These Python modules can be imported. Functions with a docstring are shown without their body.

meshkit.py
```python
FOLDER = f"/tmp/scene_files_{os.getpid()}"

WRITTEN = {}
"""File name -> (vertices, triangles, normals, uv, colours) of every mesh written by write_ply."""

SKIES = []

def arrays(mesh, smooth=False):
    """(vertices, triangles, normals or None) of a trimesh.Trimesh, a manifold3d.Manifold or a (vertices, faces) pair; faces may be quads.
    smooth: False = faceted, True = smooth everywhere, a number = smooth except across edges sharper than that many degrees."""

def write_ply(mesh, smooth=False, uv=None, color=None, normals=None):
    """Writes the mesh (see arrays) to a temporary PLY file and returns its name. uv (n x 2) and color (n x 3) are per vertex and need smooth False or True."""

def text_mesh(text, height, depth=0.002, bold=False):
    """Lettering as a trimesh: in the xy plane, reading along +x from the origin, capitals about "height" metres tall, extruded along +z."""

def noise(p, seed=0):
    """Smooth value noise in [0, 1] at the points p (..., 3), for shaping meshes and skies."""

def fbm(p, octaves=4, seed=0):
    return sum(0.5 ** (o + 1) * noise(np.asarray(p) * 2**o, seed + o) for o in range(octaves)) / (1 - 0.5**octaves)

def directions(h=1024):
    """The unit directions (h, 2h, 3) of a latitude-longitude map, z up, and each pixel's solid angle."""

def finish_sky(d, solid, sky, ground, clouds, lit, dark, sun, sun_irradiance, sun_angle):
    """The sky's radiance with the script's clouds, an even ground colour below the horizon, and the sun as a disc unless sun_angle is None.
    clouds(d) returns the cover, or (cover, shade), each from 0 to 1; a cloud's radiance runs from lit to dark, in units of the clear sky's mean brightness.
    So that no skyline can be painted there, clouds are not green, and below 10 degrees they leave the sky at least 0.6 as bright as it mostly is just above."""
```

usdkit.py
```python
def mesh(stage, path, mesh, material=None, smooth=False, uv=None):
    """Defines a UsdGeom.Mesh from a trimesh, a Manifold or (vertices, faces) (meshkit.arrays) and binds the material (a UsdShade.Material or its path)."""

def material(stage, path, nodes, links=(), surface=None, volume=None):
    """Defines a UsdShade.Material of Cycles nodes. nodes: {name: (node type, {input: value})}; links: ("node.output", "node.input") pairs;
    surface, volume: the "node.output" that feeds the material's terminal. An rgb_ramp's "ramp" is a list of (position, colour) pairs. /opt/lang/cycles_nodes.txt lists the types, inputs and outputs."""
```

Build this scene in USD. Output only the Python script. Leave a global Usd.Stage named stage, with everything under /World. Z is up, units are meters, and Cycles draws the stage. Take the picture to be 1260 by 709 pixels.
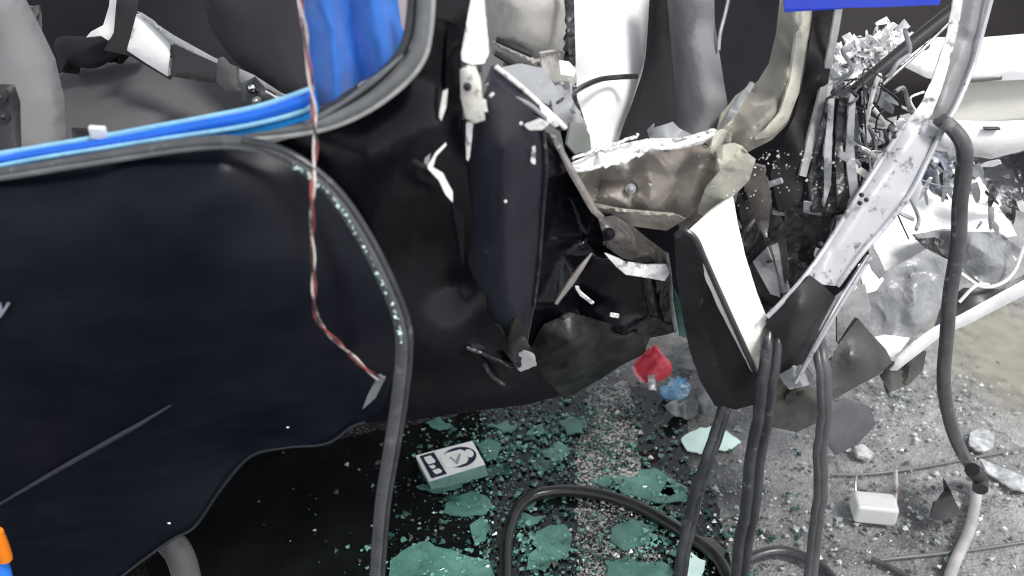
import math, random
import numpy as np, trimesh, usdkit, meshkit
from pxr import Usd, UsdGeom, UsdLux, UsdShade, Gf
from scipy.interpolate import RBFInterpolator, LinearNDInterpolator
from scipy.spatial import Delaunay
import shapely
from shapely.geometry import Polygon, Point, LineString

# ------------------------------------------------------------------ camera, sky, sun, exposure
stage = Usd.Stage.CreateInMemory()
UsdGeom.SetStageUpAxis(stage, UsdGeom.Tokens.z); UsdGeom.SetStageMetersPerUnit(stage, 1.0)
world = UsdGeom.Xform.Define(stage, '/World'); stage.SetDefaultPrim(world.GetPrim())
UsdGeom.Scope.Define(stage, '/World/Looks')
CAM_H, PITCH, HFOV = 1.2, math.radians(32), math.radians(60)
cam = UsdGeom.Camera.Define(stage, '/World/camera')
cam.AddTranslateOp().Set(Gf.Vec3d(0, 0, CAM_H)); cam.AddRotateXOp().Set(90 - math.degrees(PITCH))
cam.CreateHorizontalApertureAttr(36.0); cam.CreateVerticalApertureAttr(36.0 * 576 / 1024)
cam.CreateFocalLengthAttr(18.0 / math.tan(HFOV / 2)); cam.CreateClippingRangeAttr(Gf.Vec2f(0.02, 500))
cam.CreateFStopAttr(3.2); cam.CreateFocusDistanceAttr(1.35)
EXPOSURE = 1.25
cam.GetPrim().CreateAttribute('exposure', __import__('pxr').Sdf.ValueTypeNames.Float).Set(EXPOSURE)
SUN_AZ, SUN_EL = math.radians(130), math.radians(58)      # azimuth from +y towards +x: behind the camera, to the right
usdkit.material(stage, '/World/Looks/sky', {
    'sky': ('sky_texture', {'sky_type': 'single_scattering', 'sun_disc': False, 'sun_elevation': SUN_EL, 'sun_rotation': SUN_AZ, 'altitude': 100.0}),
    'grey': ('hsv', {'hue': 0.5, 'saturation': 0.22, 'value': 1.0, 'fac': 1.0}),
    'bg': ('background_shader', {'strength': 0.11})},
    [('sky.color', 'grey.color'), ('grey.color', 'bg.color')], surface='bg.background')
dome = UsdLux.DomeLight.Define(stage, '/World/sky')
UsdShade.MaterialBindingAPI.Apply(dome.GetPrim()).Bind(UsdShade.Material.Get(stage, '/World/Looks/sky'))
dome.GetPrim().SetCustomDataByKey('kind', 'structure')
sun = UsdLux.DistantLight.Define(stage, '/World/sun')
sun.CreateIntensityAttr(0.35); sun.CreateAngleAttr(14.0); sun.CreateColorAttr(Gf.Vec3f(1, .97, .93)); sun.CreateNormalizeAttr(True)
sun.AddRotateZOp().Set(-math.degrees(SUN_AZ)); sun.AddRotateXOp().Set(-(90 - math.degrees(SUN_EL)))

# ------------------------------------------------------------------ picture measurements to places in the world
W, H, F = 1260.0, 709.0, 630.0 / math.tan(HFOV / 2)
def ray(px, py):
    a, b = (np.asarray(px, float) - W / 2) / F, (np.asarray(py, float) - H / 2) / F
    c, s = math.cos(PITCH), math.sin(PITCH)
    return np.stack([a, c - b * s, -s - b * c], -1)
def P(px, py, Y):
    """The place seen at a pixel of the photograph, Y metres in front of the camera's foot."""
    d = ray(px, py); k = np.asarray(Y, float) / d[..., 1]
    return d * k[..., None] + np.array([0, 0, CAM_H])
def G(px, py, z=0.0):
    d = ray(px, py); k = (np.asarray(z, float) - CAM_H) / d[..., 2]
    return d * k[..., None] + np.array([0, 0, CAM_H])

# ------------------------------------------------------------------ materials
NM = {}
def mat(name, color, rough=0.5, metal=0.0, var=0.25, vscale=9.0, dirt=None, dirt_at=0.62, dirt_scale=30.0, bump=0.1, bscale=120.0, bdist=0.002,
        coat=0.0, crinkle=0.0, cscale=13.0, spec=0.5, sheen=0.0, trans=0.0, dirt_soft=0.06, rvar=0.15):
    if name in NM: return NM[name]
    c = np.array(color, float)
    n = {'co': ('texture_coordinate', {}), 'g': ('geometry', {}),
         'n1': ('noise_texture', {'scale': vscale, 'detail': 5.0, 'roughness': 0.6}),
         'n2': ('noise_texture', {'scale': bscale, 'detail': 4.0, 'roughness': 0.6}),
         'r1': ('rgb_ramp', {'ramp': [(0.3, tuple(c * (1 - var))), (0.7, tuple(np.minimum(c * (1 + var), .95)))]}),
         'rr': ('map_range', {'from_min': 0.3, 'from_max': 0.7, 'to_min': max(rough - rvar, .03), 'to_max': min(rough + rvar, 1)}),
         'b': ('bump', {'strength': bump, 'distance': bdist}),
         'p': ('principled_bsdf', {'metallic': metal, 'coat_weight': coat, 'coat_roughness': .06, 'specular_ior_level': spec, 'sheen_weight': sheen, 'transmission_weight': trans})}
    l = [('g.position', 'n1.vector'), ('g.position', 'n2.vector'), ('n1.fac', 'r1.fac'), ('n1.fac', 'rr.value'), ('rr.result', 'p.roughness'),
         ('n2.fac', 'b.height'), ('b.normal', 'p.normal')]
    if crinkle:
        n['k'] = ('noise_texture', {'type': 'ridged_multifractal', 'scale': cscale, 'detail': 3.0, 'roughness': .45, 'offset': 1.0, 'gain': 1.6})
        n['kb'] = ('bump', {'strength': crinkle, 'distance': .012})
        l += [('g.position', 'k.vector'), ('k.fac', 'kb.height'), ('kb.normal', 'b.normal')]
    if dirt is not None:
        n['n3'] = ('noise_texture', {'scale': dirt_scale, 'detail': 6.0, 'roughness': 0.65})
        n['r3'] = ('map_range', {'from_min': dirt_at - dirt_soft, 'from_max': dirt_at + dirt_soft, 'to_min': 0.0, 'to_max': 1.0, 'clamp': True})
        n['mx'] = ('mix_color', {'b': dirt})
        l += [('g.position', 'n3.vector'), ('n3.fac', 'r3.value'), ('r3.result', 'mx.fac'), ('r1.color', 'mx.a'), ('mx.result', 'p.base_color')]
    else:
        l.append(('r1.color', 'p.base_color'))
    NM[name] = usdkit.material(stage, '/World/Looks/' + name, n, l, surface='p.BSDF')
    return NM[name]

NAVY = usdkit.material(stage, '/World/Looks/navy_paint', {
    'g': ('geometry', {}), 'mp': ('mapping', {'scale': (5.0, 5.0, 11.0), 'rotation': (0.0, .42, 0.0)}), 'sm': ('noise_texture', {'scale': 1.0, 'detail': 6.0, 'roughness': .65}), 'bl': ('noise_texture', {'scale': 3.6, 'detail': 4.0}), 'gr': ('noise_texture', {'scale': 420.0, 'detail': 2.0}),
    'a': ('math', {'math_type': 'multiply_add', 'value2': .55}), 'dd': ('map_range', {'from_min': .72, 'from_max': 1.1, 'to_min': 0.0, 'to_max': .7, 'clamp': True}), 'sp': ('map_range', {'from_min': .73, 'from_max': .78, 'to_min': 0.0, 'to_max': .5, 'clamp': True}), 'mxv': ('math', {'math_type': 'maximum'}),
    'c': ('mix_color', {'a': (.0024, .0029, .0064), 'b': (.011, .0125, .0175)}), 'r': ('map_range', {'from_min': 0.0, 'from_max': 1.0, 'to_min': .2, 'to_max': .5}),
    'wv': ('noise_texture', {'scale': 6.5, 'detail': 2.0}), 'b': ('bump', {'strength': .07, 'distance': .01}), 'p': ('principled_bsdf', {'specular_ior_level': .15})},
    [('g.position', 'mp.vector'), ('mp.vector', 'sm.vector'), ('g.position', 'bl.vector'), ('g.position', 'gr.vector'), ('g.position', 'wv.vector'), ('bl.fac', 'a.value1'), ('sm.fac', 'a.value3'), ('a.value', 'dd.value'), ('gr.fac', 'sp.value'),
     ('dd.result', 'mxv.value1'), ('sp.result', 'mxv.value2'), ('mxv.value', 'c.fac'), ('c.result', 'p.base_color'), ('sm.fac', 'r.value'), ('r.result', 'p.roughness'), ('wv.fac', 'b.height'), ('b.normal', 'p.normal')], surface='p.BSDF')
BLACKP = mat('black_paint', (.002, .002, .0032), .18, crinkle=.12, cscale=7.0, var=.3, dirt=(.006, .006, .0065), dirt_at=.68, dirt_scale=12, dirt_soft=.1, bump=.08, bscale=25, bdist=.004, rvar=.12, spec=.22)
PILLAR = mat('pillar_paint', (.01, .0105, .015), .3, var=.3, vscale=5, dirt=(.07, .07, .07), dirt_at=.72, dirt_scale=22, bump=.05, bscale=20, bdist=.004, spec=.35)
GRIME = mat('grimy_paint', (.004, .0038, .0034), .42, spec=.3, var=.5, vscale=14, dirt=(.026, .024, .021), dirt_at=.6, dirt_scale=16, dirt_soft=.12, bump=.25, bscale=60, bdist=.004)
BLUE = mat('blue_paint', (.015, .19, .48), .2, var=.15, vscale=12, dirt=(.2, .4, .62), dirt_at=.66, dirt_scale=18, dirt_soft=.15, bump=.05)
PALEBLUE = mat('pale_blue_edge', (.22, .46, .62), .35, var=.2, vscale=30, dirt=(.1, .12, .13), dirt_at=.68, dirt_scale=60)
CLOTH = mat('blue_cloth', (.03, .125, .43), .75, var=.25, vscale=14, bump=.3, bscale=400, bdist=.001, sheen=.15, spec=.2)
TARP = mat('blue_tarp', (.004, .03, .42), .45, var=.1)
RUBBER = mat('rubber_seal', (.026, .0265, .029), .3, var=.3, vscale=25, dirt=(.15, .145, .14), dirt_at=.66, dirt_scale=45, bump=.15, bscale=150)
RUBBERG = mat('grey_rubber', (.12, .125, .13), .45, var=.2, vscale=25, dirt=(.22, .23, .23), dirt_at=.68, dirt_scale=50, bump=.2, bscale=150)
SEAT_L = mat('light_seat_fabric', (.185, .182, .187), .85, var=.12, vscale=6, bump=.35, bscale=500, bdist=.001, spec=.2)
SEAT_M = mat('mid_seat_fabric', (.1, .098, .104), .85, var=.15, vscale=7, bump=.35, bscale=500, bdist=.001, spec=.2)
SEAT_D = mat('dark_seat_fabric', (.024, .023, .027), .85, var=.2, vscale=7, bump=.35, bscale=500, bdist=.001, spec=.2)
AIRBAG = mat('grey_padding', (.36, .345, .325), .8, var=.12, vscale=9, dirt=(.16, .15, .14), dirt_at=.68, dirt_scale=18, dirt_soft=.1, bump=.35, bscale=300, bdist=.0015, spec=.2)
SCRAP = mat('grey_trim', (.25, .256, .265), .55, var=.2, vscale=15, dirt=(.08, .08, .08), dirt_at=.66, dirt_scale=40)
WHITE = mat('white_panel', (.82, .82, .81), .5, var=.05, vscale=8, dirt=(.3, .29, .27), dirt_at=.72, dirt_scale=22, dirt_soft=.05)
FOAM = mat('white_foam', (.82, .81, .75), .8, var=.06, vscale=10, dirt=(.55, .52, .42), dirt_at=.68, dirt_scale=14, bump=.2, bscale=250)
CHIP = mat('white_chipped_paint', (.74, .73, .7), .5, var=.12, vscale=40, dirt=(.12, .12, .13), dirt_at=.6, dirt_scale=70)
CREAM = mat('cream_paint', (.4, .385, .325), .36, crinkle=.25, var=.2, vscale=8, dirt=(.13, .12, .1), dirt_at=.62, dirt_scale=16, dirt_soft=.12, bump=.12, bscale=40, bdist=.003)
BROWN = mat('brown_metal', (.23, .205, .175), .4, crinkle=.35, cscale=10.0, metal=.0, var=.3, vscale=8, dirt=(.17, .145, .125), dirt_at=.6, dirt_scale=11, dirt_soft=.12, bump=.12, bscale=30, bdist=.004)
SILVER = mat('silver_paint', (.43, .43, .45), .4, metal=.15, var=.06, vscale=14, dirt=(.14, .14, .145), dirt_at=.6, dirt_scale=60, dirt_soft=.04, bump=.1, bscale=60)
STEEL = mat('bare_steel', (.42, .42, .43), .3, metal=.9, var=.3, vscale=25, bump=.15, bscale=80)
DARKSTEEL = mat('dark_steel', (.03, .03, .032), .34, crinkle=.4, cscale=22.0, metal=.4, var=.4, vscale=14, dirt=(.28, .28, .28), dirt_at=.66, dirt_scale=40, bump=.2, bscale=60)
GREYSHEET = mat('grey_sheet', (.25, .256, .265), .38, crinkle=.4, metal=.0, var=.18, vscale=8, dirt=(.1, .1, .1), dirt_at=.66, dirt_scale=16, dirt_soft=.1, bump=.08, bscale=40)
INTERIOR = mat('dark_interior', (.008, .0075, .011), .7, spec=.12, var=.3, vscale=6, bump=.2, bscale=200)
INTGREY = mat('grey_interior', (.085, .083, .085), .6, var=.2, vscale=5)
PLASTIC = mat('black_plastic', (.017, .016, .018), .45, var=.3, dirt=(.1, .1, .1), dirt_at=.7, dirt_scale=40, bump=.2, bscale=300, bdist=.001)
CHROME = mat('chrome', (.75, .75, .76), .12, metal=1, var=.1, bump=0.05)
RED = mat('red_plastic', (.6, .045, .07), .35, var=.25, vscale=40, bump=.15, bscale=120)
REDWIRE = mat('red_wire', (.28, .06, .05), .5, var=.4, vscale=30, dirt=(.02, .015, .015), dirt_at=.5, dirt_scale=18)
WHITEWIRE = mat('white_wire', (.5, .44, .42), .5, var=.3, vscale=60, dirt=(.05, .035, .035), dirt_at=.53, dirt_scale=22)
BLUEPL = mat('blue_plastic_film', (.05, .17, .3), .18, var=.5, vscale=50, dirt=(.45, .55, .62), dirt_at=.58, dirt_scale=70, bump=.4, bscale=120)
CLEARPL = mat('clear_plastic', (.06, .066, .064), .15, var=.7, vscale=45, bump=.3, bscale=90)
ORANGE = mat('orange_plastic', (.75, .2, .01), .4, var=.1)
GLASS = usdkit.material(stage, '/World/Looks/green_glass', {
    'g': ('geometry', {}), 'n': ('noise_texture', {'scale': 24.0, 'detail': 6.0, 'roughness': .62}), 'o': ('noise_texture', {'scale': 9.0, 'detail': 3.0}), 'f': ('noise_texture', {'scale': 260.0, 'detail': 3.0}),
    'c1': ('rgb_ramp', {'ramp': [(.3, (.012, .035, .03)), (.44, (.06, .15, .125)), (.7, (.105, .235, .195))]}), 'c2': ('rgb_ramp', {'ramp': [(.35, (.55, .6, .6)), (.6, (1, 1, 1))]}),
    'mx': ('mix_color', {'blend_type': 'multiply', 'fac': .8}), 'b': ('bump', {'strength': .35, 'distance': .0015}), 'p': ('principled_bsdf', {'roughness': .24})},
    [('g.position', 'n.vector'), ('g.position', 'o.vector'), ('g.position', 'f.vector'), ('n.fac', 'c1.fac'), ('o.fac', 'c2.fac'), ('c1.color', 'mx.a'), ('c2.color', 'mx.b'), ('mx.result', 'p.base_color'), ('f.fac', 'b.height'), ('b.normal', 'p.normal')], surface='p.BSDF')
GLASSD = mat('dark_green_glass', (.03, .085, .07), .2, var=.6, vscale=40, dirt=(.012, .03, .026), dirt_at=.56, dirt_scale=35, bump=.3, bscale=200)
PALEGLASS = mat('pale_glass', (.5, .66, .61), .25, var=.15, vscale=14, bump=.3, bscale=130)
CRUMB = mat('glass_crumb', (.2, .235, .23), .12, var=.8, vscale=60, bump=0, spec=.8)
CRUMBG = mat('green_crumb', (.02, .065, .053), .12, var=.85, vscale=40, bump=0, spec=.7)
CRUMBW = mat('white_chip', (.4, .4, .39), .3, var=.6, vscale=50, bump=.1)
PRINT = mat('navy_print', (.012, .014, .035), .5, var=.1)
PRINTW = mat('white_card', (.78, .78, .76), .45, var=.05)
BOXSIDE = mat('pack_side', (.1, .19, .17), .4, var=.2, vscale=40)
DEBRIS = mat('dark_debris', (.04, .038, .034), .6, var=.4, vscale=40, bump=.3, bscale=90)

# ------------------------------------------------------------------ objects
used = {}
def numbered(parent, name):
    k = used.get((parent, name), 0); used[(parent, name)] = k + 1
    return name if k == 0 else f'{name}_{k:03d}'
ORIGIN = {}
def tagp(prim, label=None, cat=None, group=None, kind=None):
    for k, v in (('label', label), ('category', cat), ('group', group), ('kind', kind)):
        if v: prim.SetCustomDataByKey(k, v)
    return prim
def thing(name, label, cat, base, group=None):
    path = '/World/' + numbered('/World', name)
    x = UsdGeom.Xform.Define(stage, path); base = np.asarray(base, float)
    x.AddTranslateOp().Set(Gf.Vec3d(*map(float, base)))
    ORIGIN[path] = base
    tagp(x.GetPrim(), label, cat, group)
    return path
def obj(name, m, material, parent='/World', label=None, cat=None, group=None, kind=None, smooth=38):
    path = parent + '/' + numbered(parent, name)
    o = ORIGIN.get(parent, np.zeros(3)); ORIGIN[path] = o
    m = m.copy(); m.apply_translation(-o)
    usdkit.mesh(stage, path, m, material, smooth=smooth)
    tagp(stage.GetPrimAtPath(path), label, cat, group, kind)
    return path
cat_ = trimesh.util.concatenate

def smooth_line(pts, n=8, closed=False):
    """Catmull-Rom through the points (any dimension)."""
    p = np.asarray(pts, float)
    q = np.vstack([p[-1], p, p[0], p[1]]) if closed else np.vstack([2 * p[0] - p[1], p, 2 * p[-1] - p[-2]])
    out = []
    for i in range(len(q) - 3):
        a, b, c, d = q[i:i + 4]
        for t in np.linspace(0, 1, n, endpoint=False):
            out.append(.5 * (2 * b + (c - a) * t + (2 * a - 5 * b + 4 * c - d) * t * t + (3 * b - a - 3 * c + d) * t ** 3))
    if not closed: out.append(p[-1])
    return np.array(out)

def solid(v, f, thick):
    """A closed sheet: front v, back pushed along the mean vertex normal away from the camera."""
    m = trimesh.Trimesh(v, f, process=False)
    n = np.zeros_like(v); fn = np.cross(v[f[:, 1]] - v[f[:, 0]], v[f[:, 2]] - v[f[:, 0]])
    for k in range(3): np.add.at(n, f[:, k], fn)
    n /= np.maximum(np.linalg.norm(n, axis=1, keepdims=True), 1e-12)
    back = v - n * thick
    e = np.sort(f[:, [0, 1, 1, 2, 2, 0]].reshape(-1, 2), axis=1)
    d = f[:, [0, 1, 1, 2, 2, 0]].reshape(-1, 2)
    _, inv, cnt = np.unique(e, axis=0, return_inverse=True, return_counts=True)
    rim = d[cnt[inv.ravel()] == 1]; N = len(v)
    walls = np.vstack([np.column_stack([rim[:, 1], rim[:, 0], rim[:, 0] + N]), np.column_stack([rim[:, 1], rim[:, 0] + N, rim[:, 1] + N])])
    return trimesh.Trimesh(np.vstack([v, back]), np.vstack([f, f[:, ::-1] + N, walls]), process=False)

def fill(outline, step, rag=0, seed=0, jitter=.25):
    """Points and triangles that fill an outline (2-D)."""
    rng = np.random.default_rng(seed)
    poly = Polygon(outline)
    if not poly.is_valid: poly = poly.buffer(0)
    if poly.geom_type != 'Polygon': poly = max(poly.geoms, key=lambda g: g.area)
    L = poly.exterior.length; nb = max(int(L / step), 8)
    b = np.array([poly.exterior.interpolate(s).coords[0] for s in np.linspace(0, L, nb, endpoint=False)])
    corners = np.array(poly.exterior.coords)[:-1]
    if rag: b = b + (meshkit.noise(np.column_stack([b / (step * 1.3), np.full(len(b), seed + .5)]), seed)[:, None] - .5) * 2 * rag * rng.normal(0, .7, b.shape)
    else:
        keep = np.min(np.linalg.norm(b[:, None] - corners[None], axis=2), axis=1) > step * .35
        b = b[keep]
    ring = np.vstack([b, corners]) if not rag else b
    order = np.argsort([poly.exterior.project(Point(q)) for q in ring]); ring = ring[order]
    poly2 = Polygon(ring).buffer(0)
    if poly2.geom_type != 'Polygon': poly2 = max(poly2.geoms, key=lambda g: g.area)
    x0, y0, x1, y1 = poly2.bounds
    gx, gy = np.meshgrid(np.arange(x0, x1 + step, step), np.arange(y0, y1 + step, step * .87))
    gx[1::2] += step / 2
    g = np.column_stack([gx.ravel(), gy.ravel()]) + rng.uniform(-jitter, jitter, (gx.size, 2)) * step
    inner = poly2.buffer(-step * .45)
    if not inner.is_empty:
        g = g[shapely.contains_xy(inner, g[:, 0], g[:, 1])]
    else: g = g[:0]
    pts = np.vstack([np.array(poly2.exterior.coords)[:-1], g])
    pts = np.unique(np.round(pts, 5), axis=0)
    tri = Delaunay(pts).simplices
    c = pts[tri].mean(1)
    tri = tri[shapely.contains_xy(poly2.buffer(1e-6), c[:, 0], c[:, 1])]
    a = pts[tri]; area = np.cross(a[:, 1] - a[:, 0], a[:, 2] - a[:, 0])
    tri = tri[np.abs(area) > 1e-9]; area = area[np.abs(area) > 1e-9]
    tri = np.where((area > 0)[:, None], tri[:, ::-1], tri)      # picture y runs down: this order faces the camera
    usedv = np.unique(tri); remap = np.full(len(pts), -1); remap[usedv] = np.arange(len(usedv))
    return pts[usedv], remap[tri]

def sheet(outline, Y, inner=(), step=7, thick=.003, facet=(0, 0), crumple=(0, 30), rag=0, seed=1, round_=False, mode='tps', bulge=0, fold=()):
    """A piece of sheet: its outline as seen from the photograph's place with the distance of its plane (Y: number or one per point),
    inner shaping points, random flat facets (metres, how many), fine crumple (metres, per-metre scale)."""
    out = np.asarray([o[:2] for o in outline], float)
    ys = np.array([o[2] if len(o) > 2 else (Y if np.ndim(Y) == 0 else 0) for o in outline], float)
    ctl = np.column_stack([out, ys])
    if len(inner): ctl = np.vstack([ctl, np.asarray(inner, float)])
    shape = smooth_line(out, 6, True) if round_ else out
    pts, tri = fill(shape, step, rag, seed)
    if len(np.unique(ctl[:, 2])) == 1: yy = np.full(len(pts), ctl[0, 2])
    elif mode == 'tps':
        yy = np.clip(RBFInterpolator(ctl[:, :2] / 200, ctl[:, 2], kernel='thin_plate_spline', smoothing=0.0004)(pts / 200), ctl[:, 2].min() - .015, ctl[:, 2].max() + .015)
    else:
        lin = LinearNDInterpolator(ctl[:, :2], ctl[:, 2]); yy = lin(pts)
        near = RBFInterpolator(ctl[:, :2] / 200, ctl[:, 2], kernel='linear')(pts / 200); yy = np.where(np.isnan(yy), near, yy)
    rng = np.random.default_rng(seed + 77)
    if facet[1]:
        x0, y0 = pts.min(0) - 40; x1, y1 = pts.max(0) + 40
        q = rng.uniform((x0, y0), (x1, y1), (facet[1], 2)); q = np.vstack([q, [(x0 - 300, y0 - 300), (x1 + 300, y0 - 300), (x0 - 300, y1 + 300), (x1 + 300, y1 + 300)]])
        h = rng.uniform(-1, 1, len(q)) * facet[0]
        yy = yy + LinearNDInterpolator(q, h)(pts)
    for (ax, ay, bx, by, amp, width) in fold:                   # a crease along a line: amp metres nearer at the line
        a, b = np.array([ax, ay], float), np.array([bx, by], float)
        t = np.clip(((pts - a) @ (b - a)) / ((b - a) @ (b - a)), 0, 1)
        d = np.linalg.norm(pts - (a + t[:, None] * (b - a)), axis=1)
        yy = yy - amp * np.maximum(0, 1 - d / width) * np.minimum(1, 4 * np.minimum(t, 1 - t) + .25)
    if bulge:
        poly = Polygon(shape).buffer(0); d = np.array([poly.exterior.distance(Point(p)) for p in pts]); dm = max(d.max(), 1e-6)
        yy = yy - bulge * np.sqrt(np.clip(1 - (1 - d / dm) ** 2, 0, 1))
    v = P(pts[:, 0], pts[:, 1], yy)
    if crumple[0]:
        d = (meshkit.fbm(v * crumple[1], 3, seed) - .5) * 2 * crumple[0]
        v = v + ray(pts[:, 0], pts[:, 1]) * d[:, None]
    return solid(v, tri, thick)

def ground_piece(outline, z=.004, thick=.004, step=8, tilt=(0, 0), warp=.002, seed=0, rag=0):
    pts, tri = fill(np.asarray(outline, float), step, rag, seed)
    c = pts.mean(0)
    zz = z + thick + (pts[:, 0] - c[0]) * tilt[0] + (pts[:, 1] - c[1]) * tilt[1] + warp * (meshkit.noise(np.column_stack([pts / 25, np.full(len(pts), seed)]), seed) - .3)
    return solid(G(pts[:, 0], pts[:, 1], np.maximum(zz, .003 + thick)), tri, thick)

def tube(path, r, sides=10, flat=1.0, n=6, smooth_=True, taper=None, caps=True):
    p = np.asarray(path, float)
    if smooth_ and len(p) > 2: p = smooth_line(p, n)
    t = np.gradient(p, axis=0); t /= np.maximum(np.linalg.norm(t, axis=1, keepdims=True), 1e-9)
    up = np.array([.3, -.8, .5]); rings = []
    rr = np.full(len(p), r) if taper is None else np.interp(np.linspace(0, 1, len(p)), np.linspace(0, 1, len(taper)), taper)
    u = up - t[0] * (up @ t[0]); u /= np.linalg.norm(u)
    for i in range(len(p)):
        u = u - t[i] * (u @ t[i]); u /= max(np.linalg.norm(u), 1e-9); w = np.cross(t[i], u)
        a = np.linspace(0, 2 * np.pi, sides, endpoint=False)
        rings.append(p[i] + rr[i] * (np.cos(a)[:, None] * u * flat + np.sin(a)[:, None] * w))
    v = np.vstack(rings); f = []
    for i in range(len(p) - 1):
        for j in range(sides):
            a, b = i * sides + j, i * sides + (j + 1) % sides
            f += [(a, b, b + sides), (a, b + sides, a + sides)]
    if caps:
        v = np.vstack([v, p[0], p[-1]]); k = len(v) - 2
        for j in range(sides):
            f.append((k, (j + 1) % sides, j)); f.append((k + 1, (len(p) - 1) * sides + j, (len(p) - 1) * sides + (j + 1) % sides))
    m = trimesh.Trimesh(v, np.array(f), process=False)
    if m.volume < 0: m.invert()
    return m
def PL(*pts):                       # a line of (px, py, Y)
    a = np.asarray(pts, float); return P(a[:, 0], a[:, 1], a[:, 2])
def GL(z, *pts):
    a = np.asarray(pts, float); return G(a[:, 0], a[:, 1], z)
def rough(p, amp, seed=0, n=8):
    q = smooth_line(p, n); r = np.random.default_rng(seed); return q + r.normal(0, amp, q.shape)
def jag(o, amp=.1, levels=3, seed=0):
    r = np.random.default_rng(seed); p = np.asarray(o, float)
    for l in range(levels):
        q = np.roll(p, -1, 0); d = q - p; m = (p + q) / 2 + np.column_stack([-d[:, 1], d[:, 0]]) * r.normal(0, amp, (len(p), 1))
        p = np.stack([p, m], 1).reshape(-1, 2)
    return p
def box(size, at, rot=None, bevel=.12):
    s = np.asarray(size, float) / 2; b = min(s) * bevel * 2; c = []
    for sx in (-1, 1):
        for sy in (-1, 1):
            for sz in (-1, 1):
                for k in range(3):
                    q = s - b; q[k] = s[k]; c.append(q * (sx, sy, sz))
    m = trimesh.convex.convex_hull(np.array(c))
    if rot is not None: m.apply_transform(trimesh.transformations.euler_matrix(*rot))
    m.apply_translation(at); return m
def stud(px, py, Y, r, h=.006, sides=14):
    m = trimesh.creation.cylinder(r, h, sections=sides); d = ray(px, py); d /= np.linalg.norm(d)
    d = np.array([0, d[1], d[2] * .5]); d /= np.linalg.norm(d)
    m.apply_transform(trimesh.geometry.align_vectors([0, 0, 1], -d))
    top = trimesh.creation.icosphere(2, r * .7); top.apply_translation(-d * h * .45)
    m = cat_([m, top]); m.apply_translation(P(px, py, Y)); return m
def crumbs(n, place, lo, hi, seed, flat=.5, long=1):
    """Irregular little lumps; place(rng, n) gives their positions."""
    rng = np.random.default_rng(seed); pos = place(rng, n)
    base = trimesh.creation.icosahedron(); V, Fc = [], []
    tet = np.array([(1, 1, 1), (1, -1, -1), (-1, 1, -1), (-1, -1, 1), (.6, -.4, 1.1), (-.9, .7, .8)], float)
    hull = trimesh.convex.convex_hull(tet)
    bv, bf = np.array(hull.vertices), np.array(hull.faces)
    for i, p in enumerate(pos):
        s = lo + (hi - lo) * rng.random() ** 2.5
        R = trimesh.transformations.random_rotation_matrix(rng.random(3))[:3, :3]
        v = bv * (s * rng.uniform(.5, 1.2, 3) * .6 * (long, 1, 1 / long)) @ R.T; v[:, 2] *= flat
        V.append(v + p); Fc.append(bf + i * len(bv))
    return trimesh.Trimesh(np.vstack(V), np.vstack(Fc), process=False)

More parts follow.
